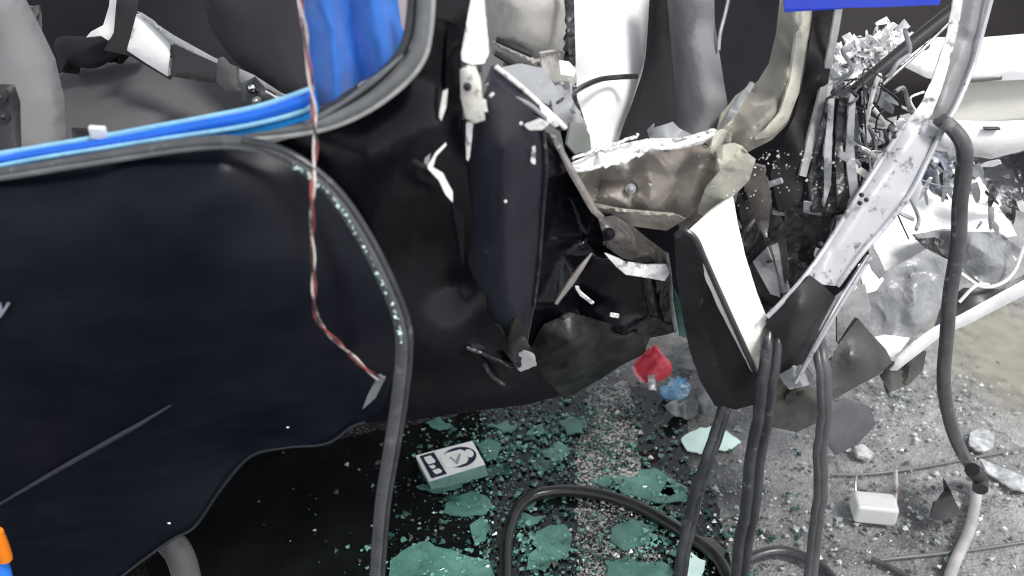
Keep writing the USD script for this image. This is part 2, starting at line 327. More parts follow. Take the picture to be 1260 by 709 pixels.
# ================================================================== THE SETTING
xs = np.concatenate([-np.geomspace(60, 2.2, 14), np.arange(-2.1, 2.6, .02), np.geomspace(2.7, 60, 14)])
ysg = np.concatenate([-np.geomspace(60, .5, 14), np.arange(-.4, .9, .1), np.arange(.92, 2.3, .014), np.arange(2.3, 4, .1), np.geomspace(4.2, 80, 14)])
gx, gy = np.meshgrid(xs, ysg); nx, ny = len(xs), len(ysg)
gp = np.column_stack([gx.ravel(), gy.ravel(), np.zeros(gx.size)])
gz = (meshkit.fbm(gp * 45, 3, 5) - .5) * .006 + (meshkit.fbm(gp * 4, 2, 8) - .5) * .008
gp[:, 2] = np.where((np.abs(gp[:, 0]) < 2.3) & (gp[:, 1] > .9) & (gp[:, 1] < 2.4), gz, 0) - .004
idx = np.arange(nx * ny).reshape(ny, nx)
gf = np.vstack([np.column_stack([idx[:-1, :-1].ravel(), idx[:-1, 1:].ravel(), idx[1:, 1:].ravel()]), np.column_stack([idx[:-1, :-1].ravel(), idx[1:, 1:].ravel(), idx[1:, :-1].ravel()])])
ASPH = usdkit.material(stage, '/World/Looks/asphalt', {
    'g': ('geometry', {}), 'sep': ('separate_xyz', {}),
    'big': ('noise_texture', {'scale': 3.2, 'detail': 5.0, 'roughness': .6}),
    'mid': ('noise_texture', {'scale': 35.0, 'detail': 6.0, 'roughness': .7}),
    'vor': ('voronoi_texture', {'scale': 170.0}),
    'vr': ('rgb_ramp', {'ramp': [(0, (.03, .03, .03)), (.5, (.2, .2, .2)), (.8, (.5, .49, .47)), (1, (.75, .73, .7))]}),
    'wx': ('map_range', {'from_min': .08, 'from_max': .8, 'to_min': 0.0, 'to_max': 1.0, 'clamp': True}),   # dry right; dark left is wet ground with van shade painted in
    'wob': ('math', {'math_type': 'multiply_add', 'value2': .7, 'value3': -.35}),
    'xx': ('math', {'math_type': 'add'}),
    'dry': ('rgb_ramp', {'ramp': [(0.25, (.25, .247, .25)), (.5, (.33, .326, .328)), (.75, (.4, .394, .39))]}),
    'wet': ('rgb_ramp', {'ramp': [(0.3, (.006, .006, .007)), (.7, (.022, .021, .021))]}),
    'ck': ('voronoi_texture', {'feature': 'distance_to_edge', 'scale': 2.6}), 'wp': ('mix_color', {'blend_type': 'add', 'fac': .12}), 'cm': ('map_range', {'from_min': .0, 'from_max': .016, 'to_min': .35, 'to_max': 1.0, 'clamp': True}),
    'st': ('noise_texture', {'scale': 6.0, 'detail': 5.0, 'roughness': .6, 'distortion': .6}), 'sr': ('map_range', {'from_min': .38, 'from_max': .56, 'to_min': .5, 'to_max': 1.0, 'clamp': True}),
    'm1': ('math', {'math_type': 'multiply'}), 'cc': ('combine_color', {}), 'fin': ('mix_color', {'blend_type': 'multiply', 'fac': 1.0}),
    'mw': ('mix_color', {}), 'ms': ('mix_color', {'blend_type': 'overlay', 'fac': .3}),
    'ro': ('map_range', {'from_min': 0.0, 'from_max': 1.0, 'to_min': .24, 'to_max': .62}),
    'ad': ('math', {'math_type': 'multiply_add', 'value2': .6}),
    'b': ('bump', {'strength': .55, 'distance': .004}), 'p': ('principled_bsdf', {})},
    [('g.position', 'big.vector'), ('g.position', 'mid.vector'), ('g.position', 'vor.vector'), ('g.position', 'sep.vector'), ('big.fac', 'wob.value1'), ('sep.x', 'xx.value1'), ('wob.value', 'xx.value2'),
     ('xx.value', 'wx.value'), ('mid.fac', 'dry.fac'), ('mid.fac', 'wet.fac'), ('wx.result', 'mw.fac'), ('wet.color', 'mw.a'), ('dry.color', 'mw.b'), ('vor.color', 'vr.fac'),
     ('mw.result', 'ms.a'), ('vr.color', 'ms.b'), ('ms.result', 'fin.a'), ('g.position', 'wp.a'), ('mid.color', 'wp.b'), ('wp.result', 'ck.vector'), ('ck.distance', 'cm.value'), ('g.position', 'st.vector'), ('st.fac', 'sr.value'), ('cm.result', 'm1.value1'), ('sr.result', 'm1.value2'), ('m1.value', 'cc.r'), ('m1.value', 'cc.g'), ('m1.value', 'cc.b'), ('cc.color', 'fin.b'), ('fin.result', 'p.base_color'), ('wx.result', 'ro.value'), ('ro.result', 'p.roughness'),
     ('mid.fac', 'ad.value1'), ('vor.distance', 'ad.value3'), ('ad.value', 'b.height'), ('b.normal', 'p.normal')], surface='p.BSDF')
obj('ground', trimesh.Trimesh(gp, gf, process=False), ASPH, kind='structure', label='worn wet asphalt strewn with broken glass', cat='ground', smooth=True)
# streak of lit gravel running under the wreck, its light painted as pale flakes
STREAK = usdkit.material(stage, '/World/Looks/streak_paint', {
    'g': ('geometry', {}), 'a': ('noise_texture', {'scale': 190.0, 'detail': 4.0, 'roughness': .75}), 'c': ('noise_texture', {'scale': 9.0, 'detail': 3.0}),
    's': ('math', {'math_type': 'multiply_add', 'value2': .45}), 'r': ('map_range', {'from_min': .71, 'from_max': .85, 'to_min': 0.0, 'to_max': 1.0, 'clamp': True}),
    'p': ('principled_bsdf', {'base_color': (.38, .37, .345), 'roughness': .35}), 't': ('transparent_bsdf', {'color': (1, 1, 1)}), 'm': ('mix_closure', {})},
    [('g.position', 'a.vector'), ('g.position', 'c.vector'), ('c.fac', 's.value1'), ('a.fac', 's.value3'), ('s.value', 'r.value'), ('r.result', 'm.fac'), ('t.BSDF', 'm.closure1'), ('p.BSDF', 'm.closure2')], surface='m.closure')
streak_fill = fill(np.array(jag([(722, 476), (772, 470), (784, 540), (790, 640), (792, 730), (700, 730), (708, 640), (712, 540)], .09, 5, 2), float), 9)
obj('light_streak', trimesh.Trimesh(G(streak_fill[0][:, 0], streak_fill[0][:, 1], .0035), streak_fill[1], process=False), STREAK, kind='structure', label='pale streak of light on the gravel, painted in as speckles', cat='road marking')
# olive mud lying at the right edge
mc = G(1262, 440)
mud = usdkit.material(stage, '/World/Looks/mud', {
    'g': ('geometry', {}), 'mp': ('mapping', {'location': tuple(-mc / np.array([.25, .34, 1])), 'scale': (1 / .25, 1 / .34, 1)}), 'gr': ('gradient_texture', {'gradient_type': 'spherical'}),
    'n': ('noise_texture', {'scale': 22.0, 'detail': 6.0, 'roughness': .65}), 's': ('math', {'math_type': 'multiply_add', 'value2': .9, 'value3': -.45}), 'a': ('math', {'math_type': 'add'}),
    'r': ('map_range', {'from_min': .1, 'from_max': .55, 'to_min': 0.0, 'to_max': .9, 'clamp': True}), 'c': ('rgb_ramp', {'ramp': [(.3, (.2, .19, .15)), (.7, (.29, .275, .225))]}),
    'b': ('bump', {'strength': .4, 'distance': .004}), 'p': ('principled_bsdf', {'roughness': .6}), 't': ('transparent_bsdf', {'color': (1, 1, 1)}), 'm': ('mix_closure', {})},
    [('g.position', 'mp.vector'), ('mp.vector', 'gr.vector'), ('g.position', 'n.vector'), ('n.fac', 's.value1'), ('s.value', 'a.value1'), ('gr.fac', 'a.value2'), ('a.value', 'r.value'), ('r.result', 'm.fac'),
     ('n.fac', 'c.fac'), ('c.color', 'p.base_color'), ('n.fac', 'b.height'), ('b.normal', 'p.normal'), ('t.BSDF', 'm.closure1'), ('p.BSDF', 'm.closure2')], surface='m.closure')
mp_ = fill(np.array([(1130, 350), (1330, 300), (1420, 420), (1400, 600), (1200, 585), (1130, 470)], float), 12)
obj('mud', trimesh.Trimesh(G(mp_[0][:, 0], mp_[0][:, 1], .0045), mp_[1], process=False), mud, kind='structure', label='olive brown mud smeared on the asphalt at the right edge', cat='mud')
# oily water standing in the hollows of the asphalt
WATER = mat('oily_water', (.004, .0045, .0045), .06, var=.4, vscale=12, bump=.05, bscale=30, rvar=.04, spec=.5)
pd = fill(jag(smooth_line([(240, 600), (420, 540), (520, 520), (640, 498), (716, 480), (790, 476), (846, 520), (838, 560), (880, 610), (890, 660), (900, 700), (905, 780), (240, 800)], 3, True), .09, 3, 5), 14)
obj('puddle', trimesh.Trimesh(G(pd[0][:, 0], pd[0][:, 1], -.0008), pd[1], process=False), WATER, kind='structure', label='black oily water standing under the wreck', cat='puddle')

# ================================================================== THE WRECKED VAN
van = thing('wrecked_van', 'dark navy wrecked van with its side torn open and crumpled', 'van', (-.2, 1.3, 0))
def vp(name, m, material, parent=None, label=None, **k): return obj(name, m, material, parent or van, label=label, **k)

# shell round the cabin and below it, with unseen parts
vp('floor_pan', box((1.75, 1.25, .05), (-.95, 1.56, .46)), DARKSTEEL)
vp('unseen_roof', box((1.75, 1.3, .04), (-.98, 1.6, 1.75)), NAVY)  # out of view; added to shade the cabin
vp('far_side_wall', cat_([box((1.75, .05, .55), (-.95, 2.2, .62)), box((.14, .05, .45), (-1.05, 2.2, 1.1)), box((.14, .05, .9), (-.15, 2.2, 1.3))]), INTGREY)
vp('under_rail', box((1.7, .1, .16), (-1.0, 1.75, .3)), DARKSTEEL)
vp('unseen_far_sill', box((1.75, .06, .3), (-.95, 2.22, .24)), DARKSTEEL)  # out of view; added to block light from behind under the van

# side panel at the left
side = [(-60, 212, .83), (0, 207, .83), (120, 188, .83), (250, 172, .835), (320, 178, .84), (372, 200, .84), (420, 245, .845), (462, 312, .85), (488, 372, .855), (494, 440, .86), (470, 505, .87),
        (432, 526, .88), (402, 546, .88), (352, 551, .885), (308, 562, .885), (272, 602, .885), (240, 648, .885), (212, 664, .885), (170, 694, .885), (130, 725, .885), (-60, 790, .885)]
vp('side_panel', sheet(side, 0, inner=[(0, 236, .806), (150, 213, .804), (270, 200, .808), (0, 300, .79), (150, 290, .785), (300, 280, .795), (400, 330, .81), (0, 420, .775), (150, 420, .773), (300, 420, .785), (430, 430, .83), (60, 560, .79), (200, 500, .785), (320, 500, .82), (100, 650, .84)],
                      step=7, thick=.003, crumple=(.005, 5.5), seed=4, fold=[(-20, 632, 215, 496, .007, 9), (165, 458, 290, 424, .003, 9), (300, 552, 380, 548, .004, 12)]), NAVY)
ps = '/World/wrecked_van/side_panel'
yt = meshkit.text_mesh('y', .017, .0006, bold=True)
yt.apply_transform(np.array([[1, .45, 0, 0], [0, 1, 0, 0], [0, 0, 1, 0], [0, 0, 0, 1]], float))
yt.apply_transform(trimesh.transformations.euler_matrix(math.radians(86), 0, 0)); yt.apply_translation(P(-6, 386, .768) + np.array([0, 0, 0]))
vp('lettering', yt, mat('grey_print', (.2, .2, .25), .5, var=.1), ps, label='end of a slanted pale word on the side panel', smooth=False)
# bright nicks in the paint
for (x, y, Y, r) in ((208, 644, .843, .0016), (354, 526, .845, .0012)):
    m = trimesh.creation.icosphere(1, r); m.apply_scale((1.5, .5, 1)); m.apply_translation(P(x, y, Y - .012)); vp('paint_nick', m, CHIP, ps)

CREASE_LIT = mat('crease_lit_paint', (.02, .021, .026), .45, var=.3, vscale=60)  # lighter tone painting the highlight of the body creases
def lie(pts, w, Yoff):                                          # a thin raised strip painting the light line of a body crease
    a = np.array(pts, float); return tube(PL(*pts), w, 6, flat=.5, taper=[w * .5, w, w, w * .3])
vp('crease_highlight', lie([(-20, 632, .80), (60, 585, .786), (120, 551, .782), (170, 523, .781), (210, 499, .784)], .003, 0), CREASE_LIT, ps)
vp('crease_highlight', lie([(168, 459, .780), (210, 445, .781), (250, 433, .783), (288, 424, .786)], .0011, 0), CREASE_LIT, ps)
vp('panel_hem', tube(PL((448, 520, .872), (432, 526, .875), (402, 546, .875), (352, 551, .88), (308, 562, .88), (272, 602, .88), (240, 648, .88), (212, 664, .88), (170, 694, .88), (130, 725, .88)), .002, 8), mat('hem_highlight', (.014, .015, .018), .4, var=.3), ps)  # paler tube paints the rim highlight along the lower edge
# blue window sill and its pale lips
sill_top = [(-60, 200), (0, 190), (60, 180), (120, 170), (190, 157), (250, 146), (310, 134), (350, 122), (386, 109)]
sill_bot = [(388, 134), (372, 144), (330, 156), (280, 166), (200, 178), (130, 189), (60, 200), (0, 211), (-60, 224)]
sill = sheet([(x, y, .86) for x, y in sill_top] + [(x, y, .832) for x, y in sill_bot], 0, step=5, thick=.006, crumple=(.0015, 40), seed=6)
vp('window_sill', sill, BLUE, label='bright blue painted flange along the window opening')
vp('sill_edge', tube(PL(*[(x, y, .862) for x, y in sill_top]), .0035, 8), PALEBLUE, '/World/wrecked_van/window_sill')  # pale tube paints the highlight on the upper sill edge
vp('sill_edge', tube(PL(*[(x, y - 7, .832) for x, y in sill_bot]), .0022, 8), PALEBLUE, '/World/wrecked_van/window_sill')
vp('sill_channel', tube(PL((-60, 208, .838), (0, 197, .838), (60, 187, .838), (120, 178, .838), (190, 166, .838), (250, 154, .838), (310, 143, .838), (350, 132, .838), (386, 119, .838)), .0036, 10, taper=[.002, .004, .005, .005, .0055, .006, .007]), mat('deep_blue', (.008, .1, .5), .25, var=.2), '/World/wrecked_van/window_sill')
vp('sill_clip', box((.016, .006, .014), P(121, 163, .855), (.3, .1, .1)), CHIP, '/World/wrecked_van/window_sill')
# window rubber in the corner
win = PL((300, 166, .838), (352, 160, .838), (400, 150, .84), (445, 130, .842), (486, 100, .845), (512, 68, .85), (521, 30, .855), (524, -20, .86))
vp('window_seal', tube(win, .0078, 12, taper=[.004, .007, .008, .008]), RUBBERG)
vp('window_seal', tube(win + np.array([.007, -.003, -.004]), .0028, 8), mat('pale_lip', (.3, .3, .29), .45, var=.25, vscale=40))
vp('corner_clip', box((.018, .006, .012), P(499, 66, .858), (0, .5, .3)), mat('cyan_clip', (.05, .5, .62), .3))
vp('corner_trim', sheet([(330, 158, .845), (352, 150, .845), (384, 136, .845), (396, 138, .845), (384, 152, .84), (352, 164, .838), (330, 166, .838)], 0, step=4, thick=.004, crumple=(.001, 40), seed=2), CHIP)
vp('window_seal', tube(win + np.array([-.012, .004, .006]), .005, 10), RUBBER)
vp('sill_edge', tube(PL((375, 153, .836), (420, 128, .838), (462, 97, .84), (496, 68, .845)), .0028, 8, taper=[.003, .002, .003, .0015]), RUBBERG, '/World/wrecked_van/window_sill')

# door rubber hanging loose round the side panel
ds = PL((-60, 222, .815), (0, 213, .812), (80, 200, .81), (150, 189, .808), (230, 177, .806), (290, 174, .803), (335, 184, .80), (375, 206, .795), (412, 240, .79), (446, 290, .785), (474, 345, .78), (493, 395, .775), (496, 440, .77), (488, 510, .765), (478, 570, .762), (469, 630, .758), (462, 730, .755))
tp = [.004, .0045, .0055, .0065, .0075, .008, .0085, .0085, .0085]
vp('door_seal', tube(ds, .008, 14, taper=tp), mat('door_rubber', (.062, .064, .069), .34, var=.25, vscale=25, dirt=(.14, .145, .145), dirt_at=.64, dirt_scale=45, bump=.15, bscale=150), label='long black door rubber hanging loose round the side panel')
vp('seal_lip', tube(ds[5:] + np.array([.007, -.003, .002]), .004, 10), RUBBER, '/World/wrecked_van/door_seal')
vp('seal_lip', tube(ds[:9] + np.array([0, -.002, -.004]), .0035, 10), RUBBERG, '/World/wrecked_van/door_seal')  # paler rubber on the upper run paints light on its upward side
dl = smooth_line(ds, 12); rng = np.random.default_rng(3)
sel = [i for i in range(len(dl)) if 6.7 * 12 < i < 11.6 * 12]
def seal_pos(rng, n):
    i = rng.choice(sel, n); return dl[i] + np.array([-.001, -.0075, .0005]) + rng.normal(0, .0012, (n, 3))
vp('glass_specks', crumbs(150, seal_pos, .001, .003, 5, 1), PALEGLASS, '/World/wrecked_van/door_seal', kind='stuff', smooth=False)
# twisted pair hanging over the sill
wl = [(368, -10, .84), (374, 30, .835), (379, 75, .83), (384, 115, .822), (387, 150, .812), (388, 185, .80), (385, 230, .782), (384, 280, .775), (386, 335, .77), (388, 385, .772), (402, 408, .775), (425, 430, .785), (448, 452, .79), (466, 466, .80)]
wp = smooth_line(PL(*wl), 26)
tang = np.gradient(wp, axis=0); s = np.concatenate([[0], np.cumsum(np.linalg.norm(np.diff(wp, axis=0), axis=1))])
for ph, m_, r in ((0, REDWIRE, .0014), (math.pi, WHITEWIRE, .0014)):
    a = s / .0115 + ph
    off = np.column_stack([np.cos(a), np.sin(a) * .8, np.sin(a) * .4]) * .0017
    vp('twisted_wire', tube(wp + off, r, 7, smooth_=False), m_, label='red strand of the twisted wire' if m_ is REDWIRE else 'white strand of the twisted wire')
vp('wire_end', sheet([(466, 462, .80), (474, 466, .80), (462, 490, .805), (446, 504, .81), (452, 488, .805)], 0, step=5, thick=.003), SCRAP)

# --- rear cabin behind the window
st1 = vp('seat', sheet([(-40, -20, 1.2), (22, -20, 1.2), (48, 30, 1.2), (68, 72, 1.19), (79, 120, 1.17), (84, 215, 1.12), (-40, 230, 1.12)], 0, step=8, thick=.08, bulge=.05, crumple=(.003, 8), seed=8, round_=False), SEAT_L, label='light grey seat back at the left end of the window')
hg = vp('bolt_plate', sheet([(-20, 103, 1.03), (18, 104, 1.03), (25, 125, 1.03), (27, 200, 1.0), (-20, 205, 1.0)], 0, step=6, thick=.02, bulge=.008), PLASTIC)
for (x, y) in ((2, 119), (6, 143), (10, 172)): vp('bolt', stud(x, y, 1.015, .0065, .008), DARKSTEEL, hg)
vp('seat', sheet([(20, -20, 1.62), (200, -20, 1.62), (385, -20, 1.55), (390, 120, 1.4), (250, 110, 1.45), (150, 75, 1.5), (72, 100, 1.5), (40, 40, 1.55)], 0, step=9, thick=.1, bulge=.05, crumple=(.006, 7), seed=9), SEAT_D, label='dark grey seat back inside the cabin')
vp('seat_cushion', sheet([(70, 92, 1.4), (96, 80, 1.4), (150, 62, 1.42), (215, 72, 1.4), (300, 95, 1.36), (390, 110, 1.3), (390, 190, 1.1), (60, 230, 1.05)], 0, step=9, thick=.1, crumple=(.004, 6), seed=10), SEAT_M, label='mid grey seat cushion behind the sill')
vp('seat_bolster', sheet([(68, 48, 1.36), (110, 45, 1.34), (150, 44, 1.34), (176, 62, 1.34), (150, 68, 1.33), (118, 84, 1.33), (90, 82, 1.34), (76, 88, 1.34)], 0, step=6, thick=.04, bulge=.025, round_=True), SEAT_D)
vp('seat', sheet([(240, -20, 1.3), (390, -20, 1.26), (390, 130, 1.15), (345, 126, 1.15), (315, 98, 1.18), (285, 72, 1.22), (262, 40, 1.26)], 0, step=8, thick=.06, bulge=.04, crumple=(.004, 8), seed=12), SEAT_D, label='near black seat beside the blue cloth')
belt = vp('seat_belt', sheet([(145, -20, 1.28), (172, -20, 1.28), (168, 22, 1.27), (163, 55, 1.26), (172, 62, 1.25), (212, 92, 1.22), (208, 98, 1.22), (158, 68, 1.25), (128, 62, 1.26), (140, 40, 1.27)], 0, step=5, thick=.004, crumple=(.001, 40), seed=13), PLASTIC)
vp('white_trim', sheet([(137, -20, 1.3), (147, -20, 1.3), (144, 20, 1.3), (139, 44, 1.29), (133, 50, 1.29), (124, 44, 1.29), (106, 46, 1.3), (112, 39, 1.3), (127, 31, 1.3), (134, 8, 1.3)], 0, step=5, thick=.006), WHITE)
vp('white_trim', sheet([(168, 17, 1.24), (188, 32, 1.23), (210, 50, 1.22), (209, 70, 1.21), (206, 94, 1.21), (180, 78, 1.22), (156, 62, 1.23)], 0, step=5, thick=.008, bulge=.004), WHITE)
br = vp('seat_rail', sheet([(168, 14, 1.235), (215, 44, 1.21), (262, 70, 1.18), (312, 92, 1.14), (352, 118, 1.1), (350, 126, 1.1), (308, 104, 1.135), (276, 104, 1.16), (260, 82, 1.17), (212, 56, 1.205)], 0, step=4, thick=.01, bulge=.004), SCRAP)
vp('rail_cover', sheet([(213, 54, 1.195), (267, 78, 1.165), (268, 103, 1.155), (210, 94, 1.18)], 0, step=5, thick=.012, bulge=.003), PLASTIC, br)
vp('rail_bracket', sheet([(268, 72, 1.15), (290, 82, 1.14), (292, 112, 1.13), (278, 112, 1.14), (266, 100, 1.15)], 0, step=5, thick=.012, bulge=.004), INTGREY, br)
bk = vp('belt_buckle', sheet([(296, 104, 1.1), (314, 94, 1.1), (330, 112, 1.08), (346, 128, 1.07), (310, 138, 1.07), (298, 128, 1.08)], 0, step=4, thick=.02, bulge=.01, crumple=(.004, 60), seed=3), PLASTIC)
vp('buckle_bolt', stud(311, 108, 1.07, .0068, .01), CHROME, bk)
vp('buckle_tongue', tube(PL((328, 112, 1.06), (338, 118, 1.055), (351, 127, 1.05)), .003, 8), CHROME, bk)
vp('buckle_bolt', stud(316, 124, 1.06, .005, .008), STEEL, bk)
vp('floor_clip', sheet([(88, 157, 1.0), (112, 158, 1.0), (122, 172, .98), (90, 180, .98)], 0, step=5, thick=.01, bulge=.004), PLASTIC)
vp('cabin_trim', sheet([(470, -20, 1.3), (530, -20, 1.3), (524, 80, 1.2), (480, 100, 1.2), (440, 120, 1.2), (440, 60, 1.25)], 0, step=8, thick=.02), mat('pinkish_trim', (.26, .225, .23), .7, var=.1), label='pinkish grey trim beyond the blue cloth')
vp('cabin_trim', sheet([(362, -20, 1.0), (374, -20, 1.0), (383, 60, .98), (388, 110, .96), (380, 112, .96), (371, 40, .98)], 0, step=5, thick=.006), SCRAP)

# --- panel behind the door rubber, to the pillar
rear = [(300, 186, .87), (352, 172, .868), (405, 158, .868), (450, 138, .87), (492, 106, .872), (518, 72, .875), (530, 30, .88), (532, -25, .885), (584, -25, .89), (574, 30, .885), (566, 75, .885), (570, 160, .89),
        (580, 260, .9), (600, 380, .915), (630, 440, .93), (672, 470, .95), (690, 486, .95), (650, 498, .94), (590, 505, .93), (520, 516, .92), (452, 520, .92), (420, 500, .92), (380, 400, .9), (330, 260, .88)]
rp = vp('rear_panel', sheet(rear, 0, inner=[(450, 200, .85), (540, 160, .86), (520, 300, .905), (550, 350, .93), (470, 380, .87), (560, 430, .9), (500, 460, .89)], step=8, thick=.003, crumple=(.004, 9), seed=15,
         fold=[(505, 212, 548, 232, .006, 10), (575, 428, 640, 455, .01, 9), (596, 446, 620, 472, .008, 9), (440, 516, 560, 512, .006, 10)]), BLACKP)
vp('torn_edge', sheet([(545, 113, .86), (551, 110, .86), (549, 132, .86), (543, 149, .86), (540, 143, .86)], 0, step=4, thick=.002), CHIP, rp)
vp('torn_edge', sheet([(533, 152, .86), (538, 150, .86), (532, 180, .86), (526, 206, .855), (521, 205, .855), (526, 178, .86)], 0, step=4, thick=.002), SCRAP, rp)
vp('torn_edge', sheet([(526, 204, .85), (536, 188, .85), (549, 176, .855), (549, 179, .855), (537, 192, .85), (532, 206, .848), (545, 214, .845), (557, 236, .85), (557, 249, .85), (549, 240, .845), (540, 222, .845), (527, 208, .848)], 0, step=4, thick=.002), WHITE, rp)
vp('fold_strip', sheet([(500, 193, .855), (510, 196, .853), (530, 206, .85), (527, 210, .85), (508, 200, .853)], 0, step=4, thick=.002), DARKSTEEL, rp)
# deep fold left of the pillar
vp('split_flap', sheet([(551, 30, .87), (565, 36, .872), (568, 70, .88), (567, 150, .885), (572, 240, .9), (570, 330, .905), (556, 250, .89), (552, 170, .88), (548, 100, .87)], 0, step=5, thick=.003, crumple=(.003, 20)), BLACKP, rp)

# pillar skin
pl = vp('centre_pillar', sheet([(568, 150, .905), (590, 128, .88), (606, 96, .885), (622, 110, .89), (642, 124, .895), (668, 152, .91), (672, 200, .92), (668, 260, .93), (663, 330, .94), (657, 378, .945), (648, 425, .95), (640, 436, .955), (616, 424, .955), (592, 404, .95), (578, 350, .935), (572, 270, .92)], 0,
       inner=[(620, 180, .868), (622, 260, .878), (622, 330, .895), (636, 380, .92)], step=6, thick=.003, crumple=(.0015, 18), seed=18), PILLAR)
vp('pillar_edge', tube(PL((668, 155, .905), (672, 200, .915), (668, 262, .925), (663, 330, .935), (657, 378, .94)), .0022, 7), DARKSTEEL, pl)
vp('pillar_foot', sheet([(600, 396, .92), (614, 402, .91), (624, 420, .91), (634, 392, .92), (646, 384, .93), (644, 412, .92), (660, 440, .93), (652, 456, .93), (636, 452, .92), (618, 430, .92), (604, 418, .92)], 0, step=5, thick=.003, facet=(.012, 25), crumple=(.004, 40), seed=19), GRIME, pl)
vp('pillar_foot', sheet([(626, 440, .915), (645, 432, .915), (658, 436, .915), (660, 450, .92), (640, 458, .92)], 0, step=4, thick=.004, facet=(.01, 20), crumple=(.004, 60), rag=1.5, seed=21), SCRAP, pl)
vp('bracket', sheet([(566, 86, .862), (576, 80, .862), (586, 84, .862), (592, 100, .862), (595, 130, .866), (597, 148, .87), (584, 152, .868), (573, 146, .866), (567, 120, .864)], 0, step=4, thick=.006, bulge=.008, crumple=(.002, 50), seed=22), mat('cream_plastic', (.6, .58, .52), .5, var=.2, vscale=40, dirt=(.15, .14, .13), dirt_at=.63, dirt_scale=60), pl, label='cream hinge bracket on the pillar')
vp('bracket_hole', stud(575, 107, .852, .0042, .004), DARKSTEEL, pl)
vp('paint_scrape', sheet([(574, 150, .872), (582, 152, .872), (580, 175, .872), (577, 200, .875), (574, 196, .875), (573, 170, .872)], 0, step=4, thick=.002, rag=1.5, seed=5), CHIP, pl)
vp('paint_scrape', sheet([(593, 122, .868), (598, 124, .868), (600, 138, .868), (594, 137, .868)], 0, step=4, thick=.002), WHITE, pl)
vp('paint_scrape', sheet([(645, 154, .885), (665, 147, .885), (676, 152, .888), (668, 160, .887), (650, 160, .885)], 0, step=4, thick=.002, rag=1, seed=8), CHIP, pl)
vp('paint_scrape', sheet([(655, 182, .89), (659, 180, .89), (659, 203, .892), (653, 200, .89)], 0, step=4, thick=.002, rag=1, seed=9), CHIP, pl)
for i, (x, y) in enumerate(((604, 118), (606, 116), (622, 248), (641, 152))):
    m = trimesh.creation.icosphere(1, .0018); m.apply_translation(P(x, y, .862)); vp('paint_nick', m, CHIP, pl)

# white torn piece, padding, trims above the pillar
vp('torn_lining', sheet([(578, -20, .93), (594, -20, .93), (599, 30, .94), (602, 66, .95), (596, 78, .94), (580, 80, .93), (564, 72, .92), (568, 48, .92), (576, 38, .92), (572, 20, .92)], 0, step=5, thick=.004, facet=(.006, 18), rag=1.5, seed=23), WHITE)
pad = vp('head_restraint', sheet([(596, -25, 1.22), (640, -25, 1.2), (690, -25, 1.22), (706, 5, 1.22), (700, 45, 1.22), (690, 64, 1.21), (672, 76, 1.2), (650, 78, 1.19), (624, 72, 1.19), (606, 66, 1.2), (600, 40, 1.22)], 0, step=6, thick=.05, bulge=.07, crumple=(.004, 14), seed=24, fold=[(612, 48, 655, 66, -.03, 6)]), AIRBAG, label='grey padded head restraint')
vp('padding_fold', sheet([(606, 52, 1.16), (628, 58, 1.15), (652, 68, 1.15), (668, 80, 1.15), (650, 86, 1.16), (630, 80, 1.16), (612, 68, 1.16)], 0, step=5, thick=.012, bulge=.012, seed=4), AIRBAG, pad)
vp('padding_fold', tube(PL((612, 49, 1.148), (630, 57, 1.135), (655, 68, 1.132)), .004, 8), PLASTIC, pad)
vp('padding_fold', tube(PL((610, 66, 1.14), (620, 72, 1.135), (632, 79, 1.135)), .004, 8), PLASTIC, pad)
vp('crushed_trim', sheet([(612, 84, 1.04), (640, 78, 1.06), (668, 84, 1.08), (682, 104, 1.06), (692, 128, 1.04), (684, 134, 1.03), (660, 122, 1.02), (632, 102, 1.02)], 0, step=5, thick=.003, facet=(.012, 16), seed=26), SCRAP)
vp('crushed_trim', sheet([(664, 66, 1.12), (690, 62, 1.12), (708, 78, 1.12), (710, 100, 1.1), (700, 112, 1.08), (684, 104, 1.08), (668, 88, 1.1)], 0, step=5, thick=.003, facet=(.03, 30), crumple=(.004, 40), rag=1, seed=27), AIRBAG)
vp('crushed_trim', sheet([(688, 74, 1.08), (700, 76, 1.08), (709, 86, 1.08), (706, 94, 1.07), (690, 92, 1.07)], 0, step=4, thick=.004, facet=(.006, 14), seed=28), WHITE)
vp('crushed_trim', sheet([(676, 108, 1.05), (700, 100, 1.05), (704, 122, 1.03), (716, 142, 1.02), (724, 158, 1.02), (712, 172, 1.0), (700, 160, 1.0), (690, 150, 1.0), (680, 135, 1.0)], 0, step=5, thick=.003, facet=(.03, 40), crumple=(.005, 50), rag=1.5, seed=29), SCRAP)
vp('crushed_trim', sheet([(702, 150, .98), (718, 152, .99), (726, 166, 1.0), (728, 184, 1.0), (708, 190, .98), (698, 178, .97)], 0, step=5, thick=.003, facet=(.01, 12), seed=30), mat('greenish_trim', (.17, .18, .165), .5, var=.2))
vp('torn_flange', sheet([(604, 82, .95), (612, 78, .95), (640, 104, .96), (662, 124, .96), (682, 142, .95), (696, 158, .95), (690, 162, .945), (672, 148, .94), (640, 128, .93), (612, 112, .92), (598, 100, .92)], 0, step=5, thick=.003, facet=(.01, 14), crumple=(.002, 40), seed=31), PILLAR)
vp('torn_edge', tube(PL((610, 82, .945), (640, 106, .95), (662, 126, .95), (684, 146, .945), (696, 158, .945)), .0028, 7), CHIP)
vp('torn_edge', tube(PL((598, 104, .91), (626, 118, .92), (650, 128, .925), (672, 146, .935)), .0025, 7), SCRAP)
vp('torn_edge', sheet([(664, 130, .94), (678, 136, .94), (690, 152, .94), (684, 158, .94), (670, 146, .935)], 0, step=4, thick=.003, facet=(.006, 10), rag=1, seed=6), CHIP)
